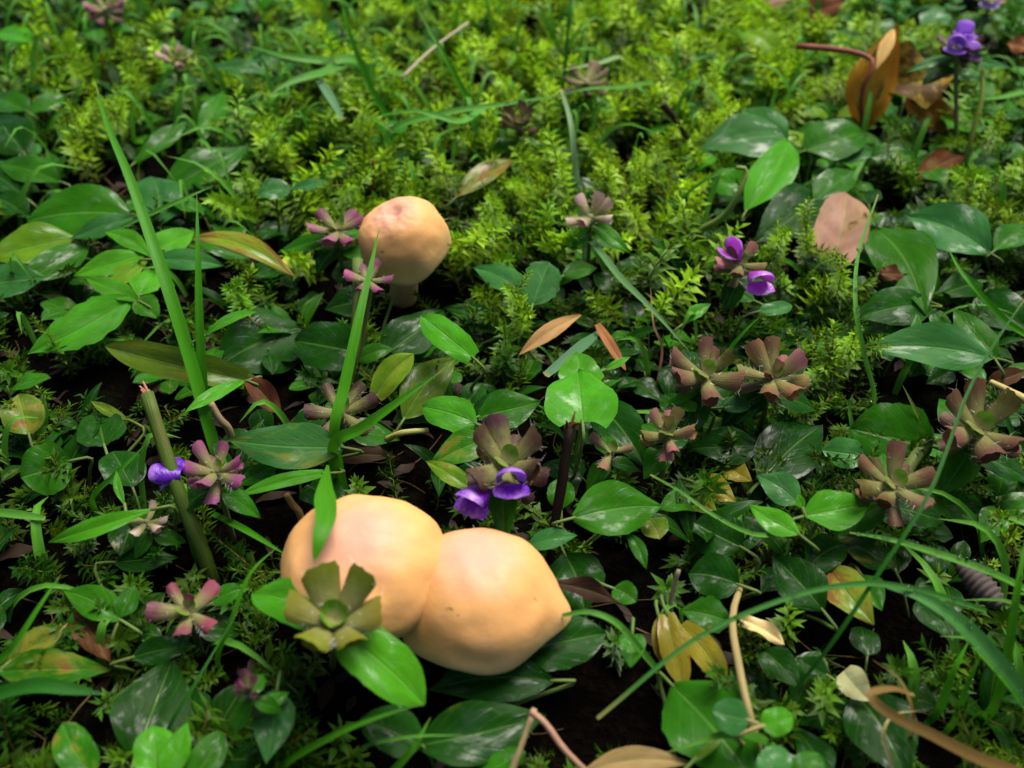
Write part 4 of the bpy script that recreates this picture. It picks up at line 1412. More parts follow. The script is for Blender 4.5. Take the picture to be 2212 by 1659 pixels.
blade('jointed green stalk at the right edge above the creased leaf', [(2260, 760, 1.2), (2180, 700, 2.4), (2115, 632, 3.2), (2072, 580, 3.5), (2045, 530, 3.6)], 15, GRN, face=.7)
blade('dark grass blade slanting down to the right edge beside the brown star', [(2230, 1000, 1.2), (2190, 940, 2.2), (2145, 830, 3.0)], 18, DRK, face=.7)
blade('grey green flat blade with a blunt end right of the small mushroom leaf', [(1298, 715, 1.2), (1245, 758, 2.0), (1178, 812, 2.2)], 26, (.07, .17, .08, 0), face=.6, taper=(.4, 1., .6), rooted=False)
blade('long thin grey blade crossing above the dark gap', [(1270, 520, 1.6), (1340, 600, 2.1), (1410, 670, 2.2), (1490, 760, 1.7)], 16, (.09, .21, .07, .15), face=.6)
blade('yellow green stalk tip rising between the twin stars', [(1575, 765, 1.6), (1600, 725, 2.2), (1645, 680, 2.7)], 10, GRN)
blade('thin reddish stalk in the gap above the brown star', [(1430, 755, 1.3), (1412, 700, 1.9), (1405, 620, 2.2)], 6, (.25, .14, .07, 0))
blade('tan dry blade curling up from the lower right corner', [(2260, 1690, 1.3), (2120, 1640, 2.0), (2010, 1585, 2.4), (1920, 1540, 2.6), (1882, 1500, 2.6), (1930, 1488, 2.4), (1975, 1502, 2.1)], 24, TAN, face=.85, taper=(1.2, 1., .3), rooted=False, twist=.5, fold=.15)
blade('thin tan tendril beside the tan dry blade', [(1965, 1600, 1.0), (1972, 1540, 1.8), (1945, 1470, 2.0), (1885, 1425, 1.8)], 9, TAN)
blade('pale loop of dry grass at the bottom right', [(1925, 1670, 1.0), (1908, 1590, 1.8), (1930, 1545, 2.0), (1985, 1535, 1.8)], 8, (.45, .38, .16, 0))
blade('bright curved blade springing from under the mushroom point', [(1425, 1460, .7), (1380, 1400, 1.7), (1330, 1345, 2.3), (1270, 1322, 2.4), (1205, 1332, 2.1)], 16, LGT, face=.6, dew=4, taper=(.6, 1., .5))
blade('long thin blade rising left to right below the oval front leaf', [(610, 1660, .9), (700, 1600, 2.0), (800, 1555, 2.5), (918, 1518, 2.7)], 16, GRN, face=.6)
blade('blade crossing under the thin one at the bottom', [(835, 1690, 1.0), (890, 1620, 1.8), (930, 1550, 2.0)], 18, GRN, face=.6)
blade('thin grey blade reaching right over the dark bottom leaf', [(780, 1620, 1.0), (880, 1592, 1.9), (1010, 1588, 2.2)], 10, LGT)
blade('short dull blade at the left edge below the hooked leaf', [(-30, 1105, 1.2), (40, 1112, 1.5), (98, 1120, 1.5)], 20, LGT, face=.6, taper=(.8, 1., .5), rooted=False)
blade('dewy blade slanting across the lower left corner', [(-30, 1470, 1.2), (30, 1395, 2.1), (85, 1310, 2.6), (132, 1240, 2.8)], 15, GRN, dew=4, face=.6)
blade('broad dark blade with a dew drop across the lower left', [(-40, 1510, 1.4), (70, 1482, 1.8), (160, 1490, 1.8), (228, 1500, 1.7)], 34, DRK, face=.6, dew=3, rooted=False)
blade('slim blade rising from the lower left shade towards the flower heads', [(470, 1425, .9), (500, 1340, 1.8), (540, 1240, 2.4), (600, 1180, 2.5)], 12, GRN, face=.6)
blade('slender blade pointing at the left side of the front mushroom', [(460, 1110, 1.1), (530, 1145, 1.6), (620, 1200, 1.8)], 16, GRN, face=.6, rooted=False)
blade('slim green blade left of the cut stem', [(200, 1080, 1.1), (255, 1020, 2.0), (320, 955, 2.4)], 14, GRN, face=.6)
blade('thin stalk forking below the pink bud head', [(360, 1590, .9), (420, 1480, 1.6), (520, 1310, 2.0)], 10, DRK)
blade('grass blade rising beside the seed husk with water beads', [(2150, 1520, .9), (2180, 1390, 2.2), (2200, 1260, 3.2), (2225, 1120, 3.8)], 22, GRN, face=.6, dew=6)
blade('thin dewy blade crossing the lower right grass', [(2235, 1560, 2.0), (2170, 1470, 2.5), (2100, 1395, 2.6), (2060, 1350, 2.3)], 9, GRN, dew=10, rooted=False)
blade('upright blade in the lower right tangle', [(2030, 1530, .7), (2060, 1450, 1.6), (2095, 1380, 2.0)], 18, GRN, face=.6)
blade('leaning blade in the lower right tangle near the corner', [(2060, 1560, .7), (2090, 1480, 1.8), (2120, 1410, 2.3)], 14, GRN, face=.6, dew=3)
blade('short blade with a dry tip beside the round cupped leaf', [(2010, 940, 1.5), (1985, 900, 2.1), (1950, 832, 2.7)], 14, (.14, .22, .03, .2))
blade('pale stem slanting under the smooth rounded leaves', [(1830, 430, 1.0), (1848, 380, 1.6), (1872, 340, 1.9)], 14, LGT)
blade('thin dewy blade at the upper right edge', [(2225, 205, 1.7), (2160, 210, 2.2), (2085, 216, 2.2)], 14, LGT, dew=3)

# ------------------------------------------------------------------ moss
def shoot(r, h=2.2, n=46, ll=.42, branches=3, spread=.95, sr=.035):
    """one moss shoot: curved stem with rings of pointed, recurved leaves; returns verts, tris, per-vertex (t, kind)"""
    V, F, K = [], [], []

    def axis(p0, d0, length, nl, l0, bend):
        c, d = [Vector(p0)], Vector(d0).normalized()
        for i in range(8):
            d = (d + bend * .12 + Vector((r.gauss(0, .05), r.gauss(0, .05), 0))).normalized()
            c.append(c[-1] + d * (length / 8))
        # stem: three-sided
        o = len(V)
        for i, p in enumerate(c):
            rad = sr * (1 - .5 * i / 8)
            for k in range(3):
                a = k * 2.094
                V.append(p + Vector((math.cos(a) * rad, math.sin(a) * rad, 0)))
                K.append((i / 8, 0.))
        for i in range(8):
            for k in range(3):
                k2 = (k + 1) % 3
                F.append((o + i * 3 + k, o + i * 3 + k2, o + i * 3 + 3 + k2))
                F.append((o + i * 3 + k, o + i * 3 + 3 + k2, o + i * 3 + 3 + k))
        for q in range(nl):
            t = ((q + .5) / nl) ** .8
            i = min(int(t * 8), 7)
            p = c[i].lerp(c[i + 1], t * 8 - i)
            ax = (c[i + 1] - c[i]).normalized()
            a = q * 2.39996 + r.uniform(-.3, .3)
            x = ax.orthogonal().normalized()
            y = ax.cross(x)
            out = x * math.cos(a) + y * math.sin(a)
            sp = spread * (1 - .45 * max(0, t - .8) / .2)
            d1 = (ax * math.cos(sp) + out * math.sin(sp)).normalized()
            d2 = (ax * math.cos(sp + .55) + out * math.sin(sp + .55)).normalized()
            l_ = l0 * r.uniform(.75, 1.2) * (.75 + .5 * math.sin(PI * min(t * 1.1, 1)))
            w = ax.cross(out).normalized() * (l_ * .17)
            o = len(V)
            m1 = p + d1 * (l_ * .45)
            tip = m1 + d2 * (l_ * .6)
            keel = (ax * .5 - out * .2) * (l_ * -.06)
            V.extend([p + out * .02, m1 - w, m1 + w, tip, m1 + keel])
            K.extend([(t, .35), (t, .7), (t, .7), (t, 1.), (t, .7)])
            F.extend([(o, o + 1, o + 4), (o, o + 4, o + 2), (o + 1, o + 3, o + 4), (o + 4, o + 3, o + 2)])
        return c

    lean = Vector((r.uniform(-.5, .5), r.uniform(-.5, .5), 1))
    c = axis((0, 0, 0), lean, h, n, ll, Vector((r.uniform(-.8, .8), r.uniform(-.8, .8), .1)))
    for b in range(branches):
        k = r.randrange(3, 8)
        a = r.uniform(0, 6.28)
        axis(c[k], Vector((math.cos(a), math.sin(a), .5)), h * r.uniform(.18, .34), n // 4, ll * .8, Vector((0, 0, .3)))
    return np.array([tuple(v) for v in V]), np.array(F), np.array(K)


SHOOTS = [shoot(random.Random(100 + i), h=random.Random(i).uniform(1.7, 2.5), branches=i % 4) for i in range(10)]
STARS = [shoot(random.Random(200 + i), h=1.0, n=34, ll=.40, branches=0, spread=1.2) for i in range(4)]


def moss_colour(rc, yellow, K, warm):
    """leaf colours from green to yellow green; stems rusty"""
    g = np.array([.040, .190, .006]); y = np.array([.290, .475, .010])
    leaf = (g + (y - g) * yellow) * rc
    old = np.array([.028, .050, .004])  # older growth at the foot, darkened to paint shaded gaps between shoots
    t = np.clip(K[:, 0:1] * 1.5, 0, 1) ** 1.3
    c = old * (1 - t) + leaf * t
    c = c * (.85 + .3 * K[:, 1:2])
    stem = np.array([.24, .12, .014]) * warm + np.array([.10, .18, .015]) * (1 - warm)
    is_stem = (K[:, 1:2] == 0)
    return np.where(is_stem, stem, c)


def moss_object(name, items):
    """items: (template, x, y, z, rot, tiltx, tilty, scale, yellow, brightness, warm)"""
    VV, FF, CC, o = [], [], [], 0
    for (tm, x, y, z, rot, ax, ay, sc, yel, br, warm) in items:
        v, f, K = tm
        ca, sa = math.cos(rot), math.sin(rot)
        R = np.array([[ca, -sa, 0], [sa, ca, 0], [0, 0, 1]])
        T = np.array([[1, 0, ax], [0, 1, ay], [0, 0, 1]])
        VV.append(((v * sc) @ R.T @ T.T + (x, y, z)))
        FF.append(f + o)
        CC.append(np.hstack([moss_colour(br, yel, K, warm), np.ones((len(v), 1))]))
        o += len(v)
    V, F, Cc = np.vstack(VV), np.vstack(FF), np.vstack(CC)
    me = bpy.data.meshes.new(name)
    me.vertices.add(len(V)); me.loops.add(F.size); me.polygons.add(len(F))
    me.vertices.foreach_set('co', (V * S).astype(np.float32).ravel())
    me.loops.foreach_set('vertex_index', F.astype(np.int32).ravel())
    me.polygons.foreach_set('loop_start', np.arange(0, F.size, 3, dtype=np.int32))
    a = me.color_attributes.new('Col', 'FLOAT_COLOR', 'POINT')
    a.data.foreach_set('color', Cc.astype(np.float32).ravel())
    me.materials.append(M_MOSS)
    me.update(); me.validate()
    ob = bpy.data.objects.new(name, me)
    COL.objects.link(ob)
    return ob


# where the photograph shows moss, as soft discs on the ground: (fx, fy, radius px, density, yellow, brightness)
MOSS_SPOTS = [
    (1300, 60, 420, 1.0, .90, 1.3), (1000, 200, 300, .9, .70, 1.1), (1380, 290, 220, 1.1, .80, 1.1), (1560, 160, 220, 1., .9, 1.15),
    (850, 330, 200, .6, .5, 1.), (650, 330, 150, .4, .4, .9), (1250, 430, 200, .9, .6, 1.), (1080, 520, 170, .8, .55, 1.),
    (180, 90, 220, .42, .55, 1.), (330, 190, 150, .3, .5, .95), (560, 100, 160, .16, .4, .9), (170, 270, 110, .8, .6, 1.05),
    (1780, 160, 170, .35, .6, 1.), (1760, 640, 110, .9, .5, 1.), (1790, 800, 110, 1.2, .5, 1.), (1640, 600, 120, .5, .35, .85),
    (2000, 150, 260, .22, .4, .9), (2180, 420, 110, .5, .5, .95), (1100, 750, 90, .6, .5, .9), (700, 790, 70, .7, .6, .95),
    (1130, 930, 100, .4, .3, .8), (900, 440, 130, .8, .5, 1.), (1450, 640, 120, .5, .5, .85), (1620, 960, 70, .6, .4, .8),
    (2080, 1170, 150, .8, .45, .85), (2120, 1400, 150, .6, .35, .75), (1790, 1490, 80, .3, .4, .85), (130, 800, 150, .5, .15, .55), (150, 700, 120, .4, .2, .6),
    (110, 1180, 160, .5, .2, .55), (330, 900, 100, .4, .25, .6), (650, 1450, 120, .4, .2, .6), (450, 1560, 120, .4, .2, .55), (760, 1560, 110, .4, .25, .6), (930, 1420, 60, .4, .3, .7),
    (500, 640, 110, .5, .2, .7), (1950, 850, 70, .3, .2, .6),
]

# bare dark hollows: (fx, fy, rx, ry)
HOLLOWS = [(1300, 1540, 160, 120), (1370, 1240, 100, 90), (1950, 1400, 90, 70), (820, 1010, 110, 50), (250, 1010, 90, 80), (150, 840, 110, 60), (420, 350, 80, 40), (480, 1440, 110, 70), (1990, 840, 130, 50), (230, 1540, 120, 60), (560, 1120, 80, 60), (880, 700, 60, 40), (1500, 720, 90, 50), (1700, 1420, 80, 60)]


def hollow(fx, fy):
    return any(((fx - a) / c) ** 2 + ((fy - b) / d) ** 2 < 1 for a, b, c, d in HOLLOWS)


# and where leaves or bare hollows keep it down: (fx, fy, radius px)
NO_MOSS = [(1600, 360, 110), (1700, 460, 130), (1820, 310, 120), (1880, 560, 150), (2010, 520, 140), (2080, 640, 130), (1510, 560, 110), (1540, 420, 60), (1960, 740, 170), (60, 330, 110), (360, 340, 110), (170, 470, 160), (420, 440, 90),
           (120, 580, 150), (300, 620, 170), (560, 730, 170), (480, 200, 80), (640, 560, 110), (800, 740, 160), (1940, 200, 90), (1200, 600, 60), (420, 560, 120), (330, 280, 60), (1440, 260, 30)]


def moss_at(fx, fy):
    d = w = y = b = 0.
    for (sx, sy, r_, den, yel, br) in MOSS_SPOTS:
        q = ((fx - sx) / r_) ** 2 + ((fy - sy) / (r_ * .75)) ** 2
        if q < 4:
            k = math.exp(-q) * den
            d += k; y += k * yel; b += k * br
    if d > 1e-3:
        y /= d; b /= d
    d = min(d, 1.25)
    for (sx, sy, r_) in NO_MOSS:
        q = ((fx - sx) / r_) ** 2 + ((fy - sy) / (r_ * .7)) ** 2
        if q < 6:
            d *= 1 - .97 * math.exp(-q * q * .7)
    return d, y, b


items, ntry = [], 0
r = random.Random(21)
while len(items) < 2500 and ntry < 90000:
    ntry += 1
    y = 7 + (r.random() ** .85) * 75
    half = .62 * math.hypot(y, 15) + 4
    x = r.uniform(-half, half)
    fx, fy, dep = proj((x, y, 1.2))
    inside = -120 < fx < 2330 and -150 < fy < 1760
    if inside:
        d, yel, br = moss_at(fx, fy)
    else:
        d, yel, br = (.55, .5, .9) if y > 30 else (.3, .3, .7)
    cl = noise.noise(Vector((x * .35, y * .35, 1.7)))
    if r.random() > (d * 1.1 + .008) * (1 + 1.5 * cl):
        continue
    if near_mushroom(x, y, .25):
        continue
    # nothing tall straight in front of a cap
    if any(abs(x - c.x) < R * 1.1 and -3.2 < y - c.y < 0 for c, R in MUSH) and r.random() < .85:
        continue
    low = fy > 650
    tm = r.choice(STARS) if r.random() < (.45 if low else .1) else r.choice(SHOOTS)
    sc = r.uniform(.65, 1.2) * (.8 if low else 1.15) * (1 + .25 * cl)
    items.append((tm, x, y, ground_z(x, y) - .15, r.uniform(0, 6.28), r.gauss(0, .3), r.gauss(0, .25) - .1, sc, min(1, max(0, yel + r.gauss(0, .18))), br * r.uniform(.65, 1.25) * (1 + .35 * cl), r.random()))
# short shoots on the soil, colour dimmed for the shade under the leaves
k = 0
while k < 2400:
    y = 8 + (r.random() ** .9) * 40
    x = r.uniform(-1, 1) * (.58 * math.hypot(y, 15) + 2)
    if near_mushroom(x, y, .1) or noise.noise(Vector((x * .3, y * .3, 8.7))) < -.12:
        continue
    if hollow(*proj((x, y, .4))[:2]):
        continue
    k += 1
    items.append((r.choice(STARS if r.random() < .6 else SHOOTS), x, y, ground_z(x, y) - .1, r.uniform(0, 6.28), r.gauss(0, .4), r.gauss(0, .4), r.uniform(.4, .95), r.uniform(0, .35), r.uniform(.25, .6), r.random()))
moss = moss_object('moss', items)
tag(moss, 'feathery yellow green moss carpeting the ground between the plants', 'moss', kind='stuff')

# sprigs that stand clear of the carpet, one by one
SPRIGS = [
    (205, 330, 150, 225, .6, 'yellow green moss sprig leaning left above the pointed leaves'),
    (230, 300, 200, 215, .6, 'upright moss sprig in the middle of the tuft above the round leaf'),
    (262, 295, 268, 215, .55, 'moss sprig with pointed top right of the tuft above the round leaf'),
    (1372, 470, 1378, 325, .75, 'tall yellow moss sprig behind the pale pink star'),
    (1412, 420, 1442, 290, .75, 'moss sprig leaning right towards the crinkled grey leaf'),
    (1338, 480, 1312, 365, .7, 'moss sprig rising left behind the pale pink star'),
    (1228, 470, 1214, 352, .6, 'moss sprig left of the pale pink star'),
    (1500, 310, 1592, 220, .85, 'bright moss sprig arching over the crinkled grey leaf'),
    (1520, 260, 1542, 150, .85, 'bright upright moss sprig left of the red leaf stalk'),
    (1450, 210, 1352, 125, .8, 'moss sprig beyond the dark curved twig'),
    (1748, 575, 1734, 452, .6, 'slender moss sprig beside the pale pinkish leaf'),
    (1690, 575, 1705, 498, .5, 'short moss sprig above the magenta flower'),
    (1782, 860, 1802, 700, .55, 'tall moss sprig right of the twin star heads'),
    (1822, 800, 1850, 720, .5, 'small moss sprig beside the tall one right of the twin star heads'),
    (1800, 650, 1822, 560, .5, 'moss sprig below the pale pinkish leaf'),
    (1030, 470, 1060, 420, .5, 'feathery moss sprig right of the single mushroom'),
    (870, 440, 880, 352, .5, 'moss sprig just behind the single mushroom crown'),
    (735, 470, 760, 395, .45, 'moss sprig between the single mushroom and the two lobed leaf'),
    (1105, 720, 1098, 620, .5, 'moss sprig with a rusty stem below the toothed leaf pair'),
    (510, 700, 512, 610, .2, 'dark star shaped moss sprig right of the straight grass stalk'),
    (1795, 1540, 1792, 1480, .45, 'spiky moss star beside the pale olive leaf scrap'),
    (1712, 1360, 1706, 1310, .45, 'spiky moss star above the cream leaf scrap'),
    (775, 1085, 770, 1040, .4, 'small moss star behind the front mushroom'),
    (1000, 1450, 985, 1405, .35, 'small moss star in the shade below the mushroom pair'),
    (640, 455, 690, 470, .45, 'moss sprig lying beside the stalk of the two lobed leaf'),
    (2150, 330, 2165, 240, .5, 'moss sprig right of the bare yellow green stem'),
    (2120, 470, 2125, 395, .5, 'yellow moss sprig above the broad shiny leaf'),
]
for i, (bx, by, tx, ty, yel, lab) in enumerate(SPRIGS):
    rr = random.Random(500 + i)
    star = 'star' in lab.split('moss')[-1][:8]
    b = on_ground(P(bx, by, .5), .05)
    ztop = rr.uniform(2.6, 3.1) if not star else rr.uniform(1.5, 1.9)
    T = P(tx, ty, ztop)
    h = (T - b).length
    v, f, K = shoot(rr, h=1.0, n=int(44 + 22 * h) if not star else 34, ll=.34 / h if not star else .34 / h, branches=0 if star else 3, spread=1.0, sr=.03 / h)
    # turn the template's own root-to-top line onto b -> T
    top = Vector(v[24]) if True else None
    q = Vector((float(top.x), float(top.y), float(top.z))).rotation_difference(T - b).to_matrix()
    k = h / max(top.length, .3)
    vw = (v @ np.array(q).T) * k
    me_items = [((vw, f, K), 0, 0, 0, 0, 0, 0, 1.0, yel * (.6 if star else 1), rr.uniform(.95, 1.2) * (.6 if star else 1), .5)]
    ob = moss_object('moss_sprig', me_items)
    ob.location = b * S
    tag(ob, lab, 'moss', 'moss sprigs standing clear of the carpet')

# ------------------------------------------------------------------ low fillers: seedlings, fine grass, litter
def filler_proto(kind, seed):
    r = random.Random(seed)
    base = (0, 0, 0)
    o = root({'pair': 'seedling', 'rosette': 'leaf_rosette', 'stalked': 'round_leaved_plant', 'lance': 'leafy_tuft'}[kind], base)
    if kind == 'pair':
        n = r.choice((3, 4))
        for k in range(n):
            a = k * PI + (k // 2) * 1.4 + r.uniform(-.3, .3)
            z = .55 + .35 * (k // 2)
            B = Vector((math.cos(a) * .15, math.sin(a) * .15, z))
            l_ = r.uniform(.8, 1.3)
            T = B + Vector((math.cos(a) * l_, math.sin(a) * l_, r.uniform(-.1, .35)))
            part('leaf', leaf_geo(B, T, l_ * r.uniform(.28, .36), UP, r.choice(('ovate', 'round')), nu=3, nv=9, r=r, bend=.08), M_LEAF, o)
        part('stem', tube([(0, 0, -.25), (.05, 0, .5), (0, .03, 1.0)], .05, .03, 5, 5), M_STEM, o)
    elif kind == 'rosette':
        for k in range(5):
            a = k * 1.257 + r.uniform(-.3, .3)
            l_ = r.uniform(1.1, 1.8)
            B = Vector((0, 0, .15))
            T = Vector((math.cos(a) * l_, math.sin(a) * l_, r.uniform(.35, .9)))
            part('leaf', leaf_geo(B, T, l_ * r.uniform(.22, .30), UP, 'spat', nu=3, nv=10, r=r, bend=.10, wave=.10), M_LEAF, o)
    elif kind == 'stalked':
        for k in range(r.choice((2, 3))):
            a = k * 2.3 + r.uniform(-.5, .5)
            z = r.uniform(.7, 1.2)
            B = Vector((math.cos(a) * .5, math.sin(a) * .5, z))
            l_ = r.uniform(.9, 1.4)
            T = B + Vector((math.cos(a) * l_, math.sin(a) * l_, r.uniform(-.2, .25)))
            part('leaf', leaf_geo(B, T, l_ * r.uniform(.38, .48), UP, r.choice(('round', 'heart')), nu=3, nv=9, r=r, bend=.06), M_LEAF, o)
            part('petiole', tube([(0, 0, -.2), (math.cos(a) * .25, math.sin(a) * .25, z * .6), B], .04, .03, 5, 5), M_STEM, o)
    else:
        for k in range(4):
            a = k * 1.6 + r.uniform(-.4, .4)
            l_ = r.uniform(1.2, 1.9)
            B = Vector((0, 0, .1))
            T = Vector((math.cos(a) * l_ * .8, math.sin(a) * l_ * .8, r.uniform(.6, 1.4)))
            part('leaf', leaf_geo(B, T, l_ * r.uniform(.12, .18), UP, 'lance', nu=2, nv=9, r=r, bend=.14), M_LEAF, o)
    return o


def copy_tree(o, parent=None):
    c = o.copy()
    COL.objects.link(c)
    c.parent = parent
    for ch in list(o.children):
        copy_tree(ch, c)
    return c


PROTO = [(k, filler_proto(k, 300 + 7 * i + j)) for i, k in enumerate(('pair', 'rosette', 'stalked', 'lance')) for j in range(3)]
FILL_LAB = {
    'pair': 'small seedling with opposite oval leaves',
    'rosette': 'flat little rosette of spoon shaped leaves',
    'stalked': 'small plant with round stalked leaves',
    'lance': 'little tuft of narrow pointed leaves',
}
LANDMARKS = [(795, 1400, 'front mushroom'), (1080, 1420, 'pointed mushroom rim'), (880, 640, 'single mushroom'), (1095, 1080, 'violet flowered head'), (1520, 880, 'open brown star'), (1668, 870, 'pinker twin star'),
             (1442, 1000, 'smaller pink star'), (2112, 1000, 'large dark brown star'), (1928, 1110, 'brown star with white bracts'), (1276, 520, 'pale pink star'), (1598, 640, 'magenta flowers'), (728, 560, 'flat purple head'),
             (465, 1090, 'pink and purple head'), (405, 1380, 'reddish head'), (537, 1560, 'pink bud head'), (735, 930, 'dark purple head'), (1120, 320, 'pale withered head'), (1266, 240, 'dark withered head'), (2070, 350, 'violet spike'),
             (377, 190, 'faded pink head'), (225, 70, 'far pink head'), (1900, 280, 'orange dead leaf'), (1760, 130, 'red leaf stalk'), (1800, 570, 'pale pinkish dead leaf'), (1640, 1370, 'cream leaf scrap'), (190, 1400, 'rusty dead leaf'),
             (2110, 1290, 'grey husk'), (1600, 1480, 'pale straw stem'), (455, 1230, 'cut stem'), (1190, 1230, 'dark broken stick'), (1460, 300, 'dark curved twig'), (1550, 500, 'bent stalk'), (455, 960, 'broadest grass blade'), (150, 500, 'large rounded leaf'),
             (170, 730, 'toothed pale leaf'), (380, 830, 'olive folded leaf'), (90, 1040, 'round flecked leaf'), (560, 780, 'largest dark leaf'), (1250, 940, 'heart shaped leaf'), (1330, 1130, 'big veined leaf'), (1150, 660, 'toothed leaf pair'),
             (2000, 790, 'creased open leaf'), (1930, 620, 'brown flaked dark leaf'), (1920, 960, 'round cupped leaf'), (1740, 1160, 'spray of glossy leaves'), (1840, 1320, 'yellow leaf with holes'), (1610, 330, 'grey crinkled leaf'),
             (2050, 540, 'broad shiny leaf'), (300, 1560, 'wide dark leaf'), (1050, 1580, 'broad dark bottom leaf'), (1570, 1640, 'large lobed leaf'), (1910, 1620, 'very dark corner leaf'), (1530, 1060, 'yellow mottled leaves'), (630, 430, 'two lobed leaf'),
             (500, 160, 'edge on wet leaf'), (690, 150, 'flat crosswise blade'), (960, 100, 'bleached dry stalk'), (1230, 60, 'upright far stalk'), (1620, 110, 'arching pale leaf'), (1780, 30, 'far red brown leaf'), (2180, 110, 'brown leaf tip'),
             (420, 400, 'long pointed leaf'), (60, 380, 'pointed leaf pair'), (40, 250, 'blunt leaf cluster'), (220, 300, 'yellow moss tuft'), (2000, 30, 'lilac far flower'), (1500, 50, 'far yellow moss'), (40, 1250, 'dewy corner blade'), (2160, 1480, 'lower right grass tangle')]
LANDMARKS = [(P(a_, b_, .5), n_) for a_, b_, n_ in LANDMARKS]
used = set()
r = random.Random(77)
spots, tries = [], 0
while len(spots) < 420 and tries < 20000:
    tries += 1
    y = 8 + (r.random() ** .8) * 58
    half = .58 * math.hypot(y, 15) + 2
    x = r.uniform(-half, half)
    fx, fy, dep = proj((x, y, .6))
    if not (-90 < fx < 2300 and -60 < fy < 1740):
        continue
    if near_mushroom(x, y, .5):
        continue
    if any(abs(x - c.x) < R * 1.2 and -2.4 < y - c.y < 0 for c, R in MUSH) and r.random() < .9:
        continue
    d, yel, br = moss_at(fx, fy)
    if r.random() < d * .62 and not fx > 1750:
        continue
    if any((x - a) ** 2 + (y - b_) ** 2 < .62 ** 2 for a, b_, *_ in spots):
        continue
    if hollow(fx, fy) or (fy > 950 and r.random() < .35):
        continue
    # bare dark soil at the bottom centre and in the hollows left
    if (1180 < fx < 1450 and fy > 1430) or (1250 < fx < 1480 and 1180 < fy < 1330 and r.random() < .8):
        continue
    if fx < 700 and fy > 620 and r.random() < .25:
        continue
    spots.append((x, y, fx, fy))
for (x, y, fx, fy) in spots:
    k, pr = PROTO[r.randrange(len(PROTO))]
    if fx > 1600 and fy < 420 and r.random() < .6:
        k, pr = PROTO[r.choice((0, 1, 2, 6, 7, 8))]
    o = pr if pr.name not in used else copy_tree(pr)
    used.add(pr.name)
    sc = r.uniform(.7, 1.1) * (1.15 if fy < 400 else 1.0)
    o.location = Vector((x, y, ground_z(x, y))) * S
    o.rotation_euler = (r.gauss(0, .12), r.gauss(0, .12), r.uniform(0, 6.28))
    o.scale = (sc, sc, sc)
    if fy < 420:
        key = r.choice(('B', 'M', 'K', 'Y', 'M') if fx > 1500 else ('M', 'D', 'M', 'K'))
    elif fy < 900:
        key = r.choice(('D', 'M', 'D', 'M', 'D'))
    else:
        key = r.choice(('D', 'D', 'D', 'D', 'M'))  # plants in the lower area keyed darker, painting the shade low down
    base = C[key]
    near = min(LANDMARKS, key=lambda q: (q[0].x - x) ** 2 + (q[0].y - y) ** 2)[1]
    tag(o, {'B': 'bright green ', 'M': 'plain green ', 'D': 'dark green ', 'K': 'grey green ', 'Y': 'yellow green '}[key] + FILL_LAB[k] + ' near the ' + near, 'plant', {'pair': 'small opposite leaved seedlings', 'rosette': 'little rosettes by the soil', 'stalked': 'small round leaved plants', 'lance': 'little narrow leaved tufts'}[k])
    for ch in o.children:
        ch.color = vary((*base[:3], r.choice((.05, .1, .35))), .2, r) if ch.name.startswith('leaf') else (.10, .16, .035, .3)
for k, pr in PROTO:
    if pr.name not in used:
        for ch in list(pr.children):
            bpy.data.objects.remove(ch)
        bpy.data.objects.remove(pr)

# fine grass in the carpet
GVv, GFf, o_ = [], [], 0
r = random.Random(5)
gs, tries = [], 0
while len(gs) < 1300 and tries < 20000:
    tries += 1
    y = 8 + (r.random() ** .8) * 74
    half = .62 * math.hypot(y, 15) + 4
    x = r.uniform(-half, half)
    fx, fy, dep = proj((x, y, 1))
    pr_ = .25
    if 480 < fx < 1300 and fy < 350: pr_ = 1.
    elif fy < 300: pr_ = .6
    elif fx > 1950 and fy > 1050: pr_ = 1.
    elif fy > 500: pr_ = .12
    if r.random() > pr_ or near_mushroom(x, y, .3): continue
    if any(abs(x - c.x) < R * 1.2 and -4.5 < y - c.y < 0 for c, R in MUSH): continue
    gs.append((x, y, fx, fy))
Vv, Ff, Uu = [], [], []
for (x, y, fx, fy) in gs:
    a = r.uniform(0, 6.28)
    hh = r.uniform(1.4, 3.2) * (.8 if fy > 500 else 1.)
    ln = r.uniform(.6, 2.4)
    b = Vector((x, y, ground_z(x, y) - .1))
    pts = [b, b + Vector((math.cos(a) * ln * .25, math.sin(a) * ln * .25, hh * .6)), b + Vector((math.cos(a) * ln * .7, math.sin(a) * ln * .7, hh * .95)), b + Vector((math.cos(a) * ln * 1.3, math.sin(a) * ln * 1.3, hh * r.uniform(.6, 1.05)))]
    g_ = ribbon(pts, r.uniform(.05, .12), r.uniform(.1, .6), 9, fold=.3)
    off = len(Vv)
    Vv += g_[0]; Ff += [tuple(i + off for i in f) for f in g_[1]]; Uu += g_[2]
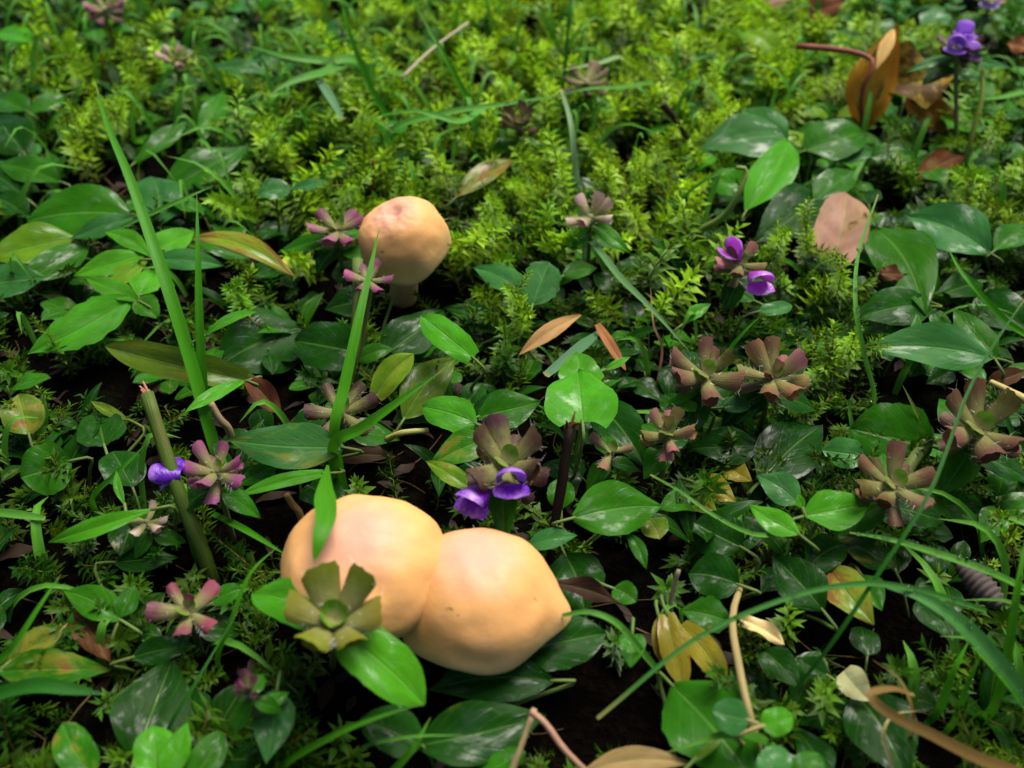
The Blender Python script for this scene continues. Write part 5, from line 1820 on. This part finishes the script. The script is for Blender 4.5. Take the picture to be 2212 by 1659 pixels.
fg = part('fine_grass', (Vv, Ff, Uu), M_BLADE, None, color=(.080, .260, .022, .10))
tag(fg, 'fine green grass threaded through the moss', 'grass', kind='stuff')

# rotting litter on the soil
Vv, Ff, Uu = [], [], []
for k in range(1500):
    y = 8 + r.random() ** .8 * 60
    half = .58 * math.hypot(y, 15) + 2
    x = r.uniform(-half, half)
    if near_mushroom(x, y, -.6): continue
    a = r.uniform(0, 6.28)
    l_ = r.uniform(.3, 1.2)
    b = Vector((x, y, ground_z(x, y) + r.uniform(.02, .10)))
    g_ = leaf_geo(b, b + Vector((math.cos(a) * l_, math.sin(a) * l_, r.uniform(-.05, .2))), l_ * r.uniform(.05, .25), UP, r.choice(('lance', 'strap', 'ovate')), nu=1, nv=5, r=r, wave=.3)
    off = len(Vv)
    Vv += g_[0]; Ff += [tuple(i + off for i in f) for f in g_[1]]; Uu += g_[2]
lt = part('leaf_litter', (Vv, Ff, Uu), M_LITTER, None)
tag(lt, 'dark rotting leaf litter scattered on the soil', 'litter', kind='stuff')

# dead grass threads and rootlets lying over the soil
Vv, Ff, Uu = [], [], []
for k in range(420):
    y = 8 + r.random() ** .8 * 45
    half = .58 * math.hypot(y, 15) + 2
    x = r.uniform(-half, half)
    if near_mushroom(x, y, .4): continue
    a = r.uniform(0, 6.28)
    p = Vector((x, y, ground_z(x, y) + r.uniform(.02, .3)))
    pts = [p]
    for q in range(3):
        a += r.gauss(0, .5)
        p = p + Vector((math.cos(a), math.sin(a), 0)) * r.uniform(.3, .9) + UP * r.gauss(0, .14)
        p.z = max(p.z, ground_z(p.x, p.y) + .02)
        pts.append(p)
    g_ = tube(pts, r.uniform(.012, .035), .01, 7, 4, cap=False)
    off = len(Vv)
    Vv += g_[0]; Ff += [tuple(i + off for i in f) for f in g_[1]]; Uu += g_[2]
th = part('dead_grass', (Vv, Ff, Uu), M_STEM, None, color=(.085, .055, .020, .4))
tag(th, 'dead brown grass threads and rootlets tangled over the soil', 'dead grass', kind='stuff')

for o in bpy.data.objects:
    if '_b' in o:
        del o['_b']
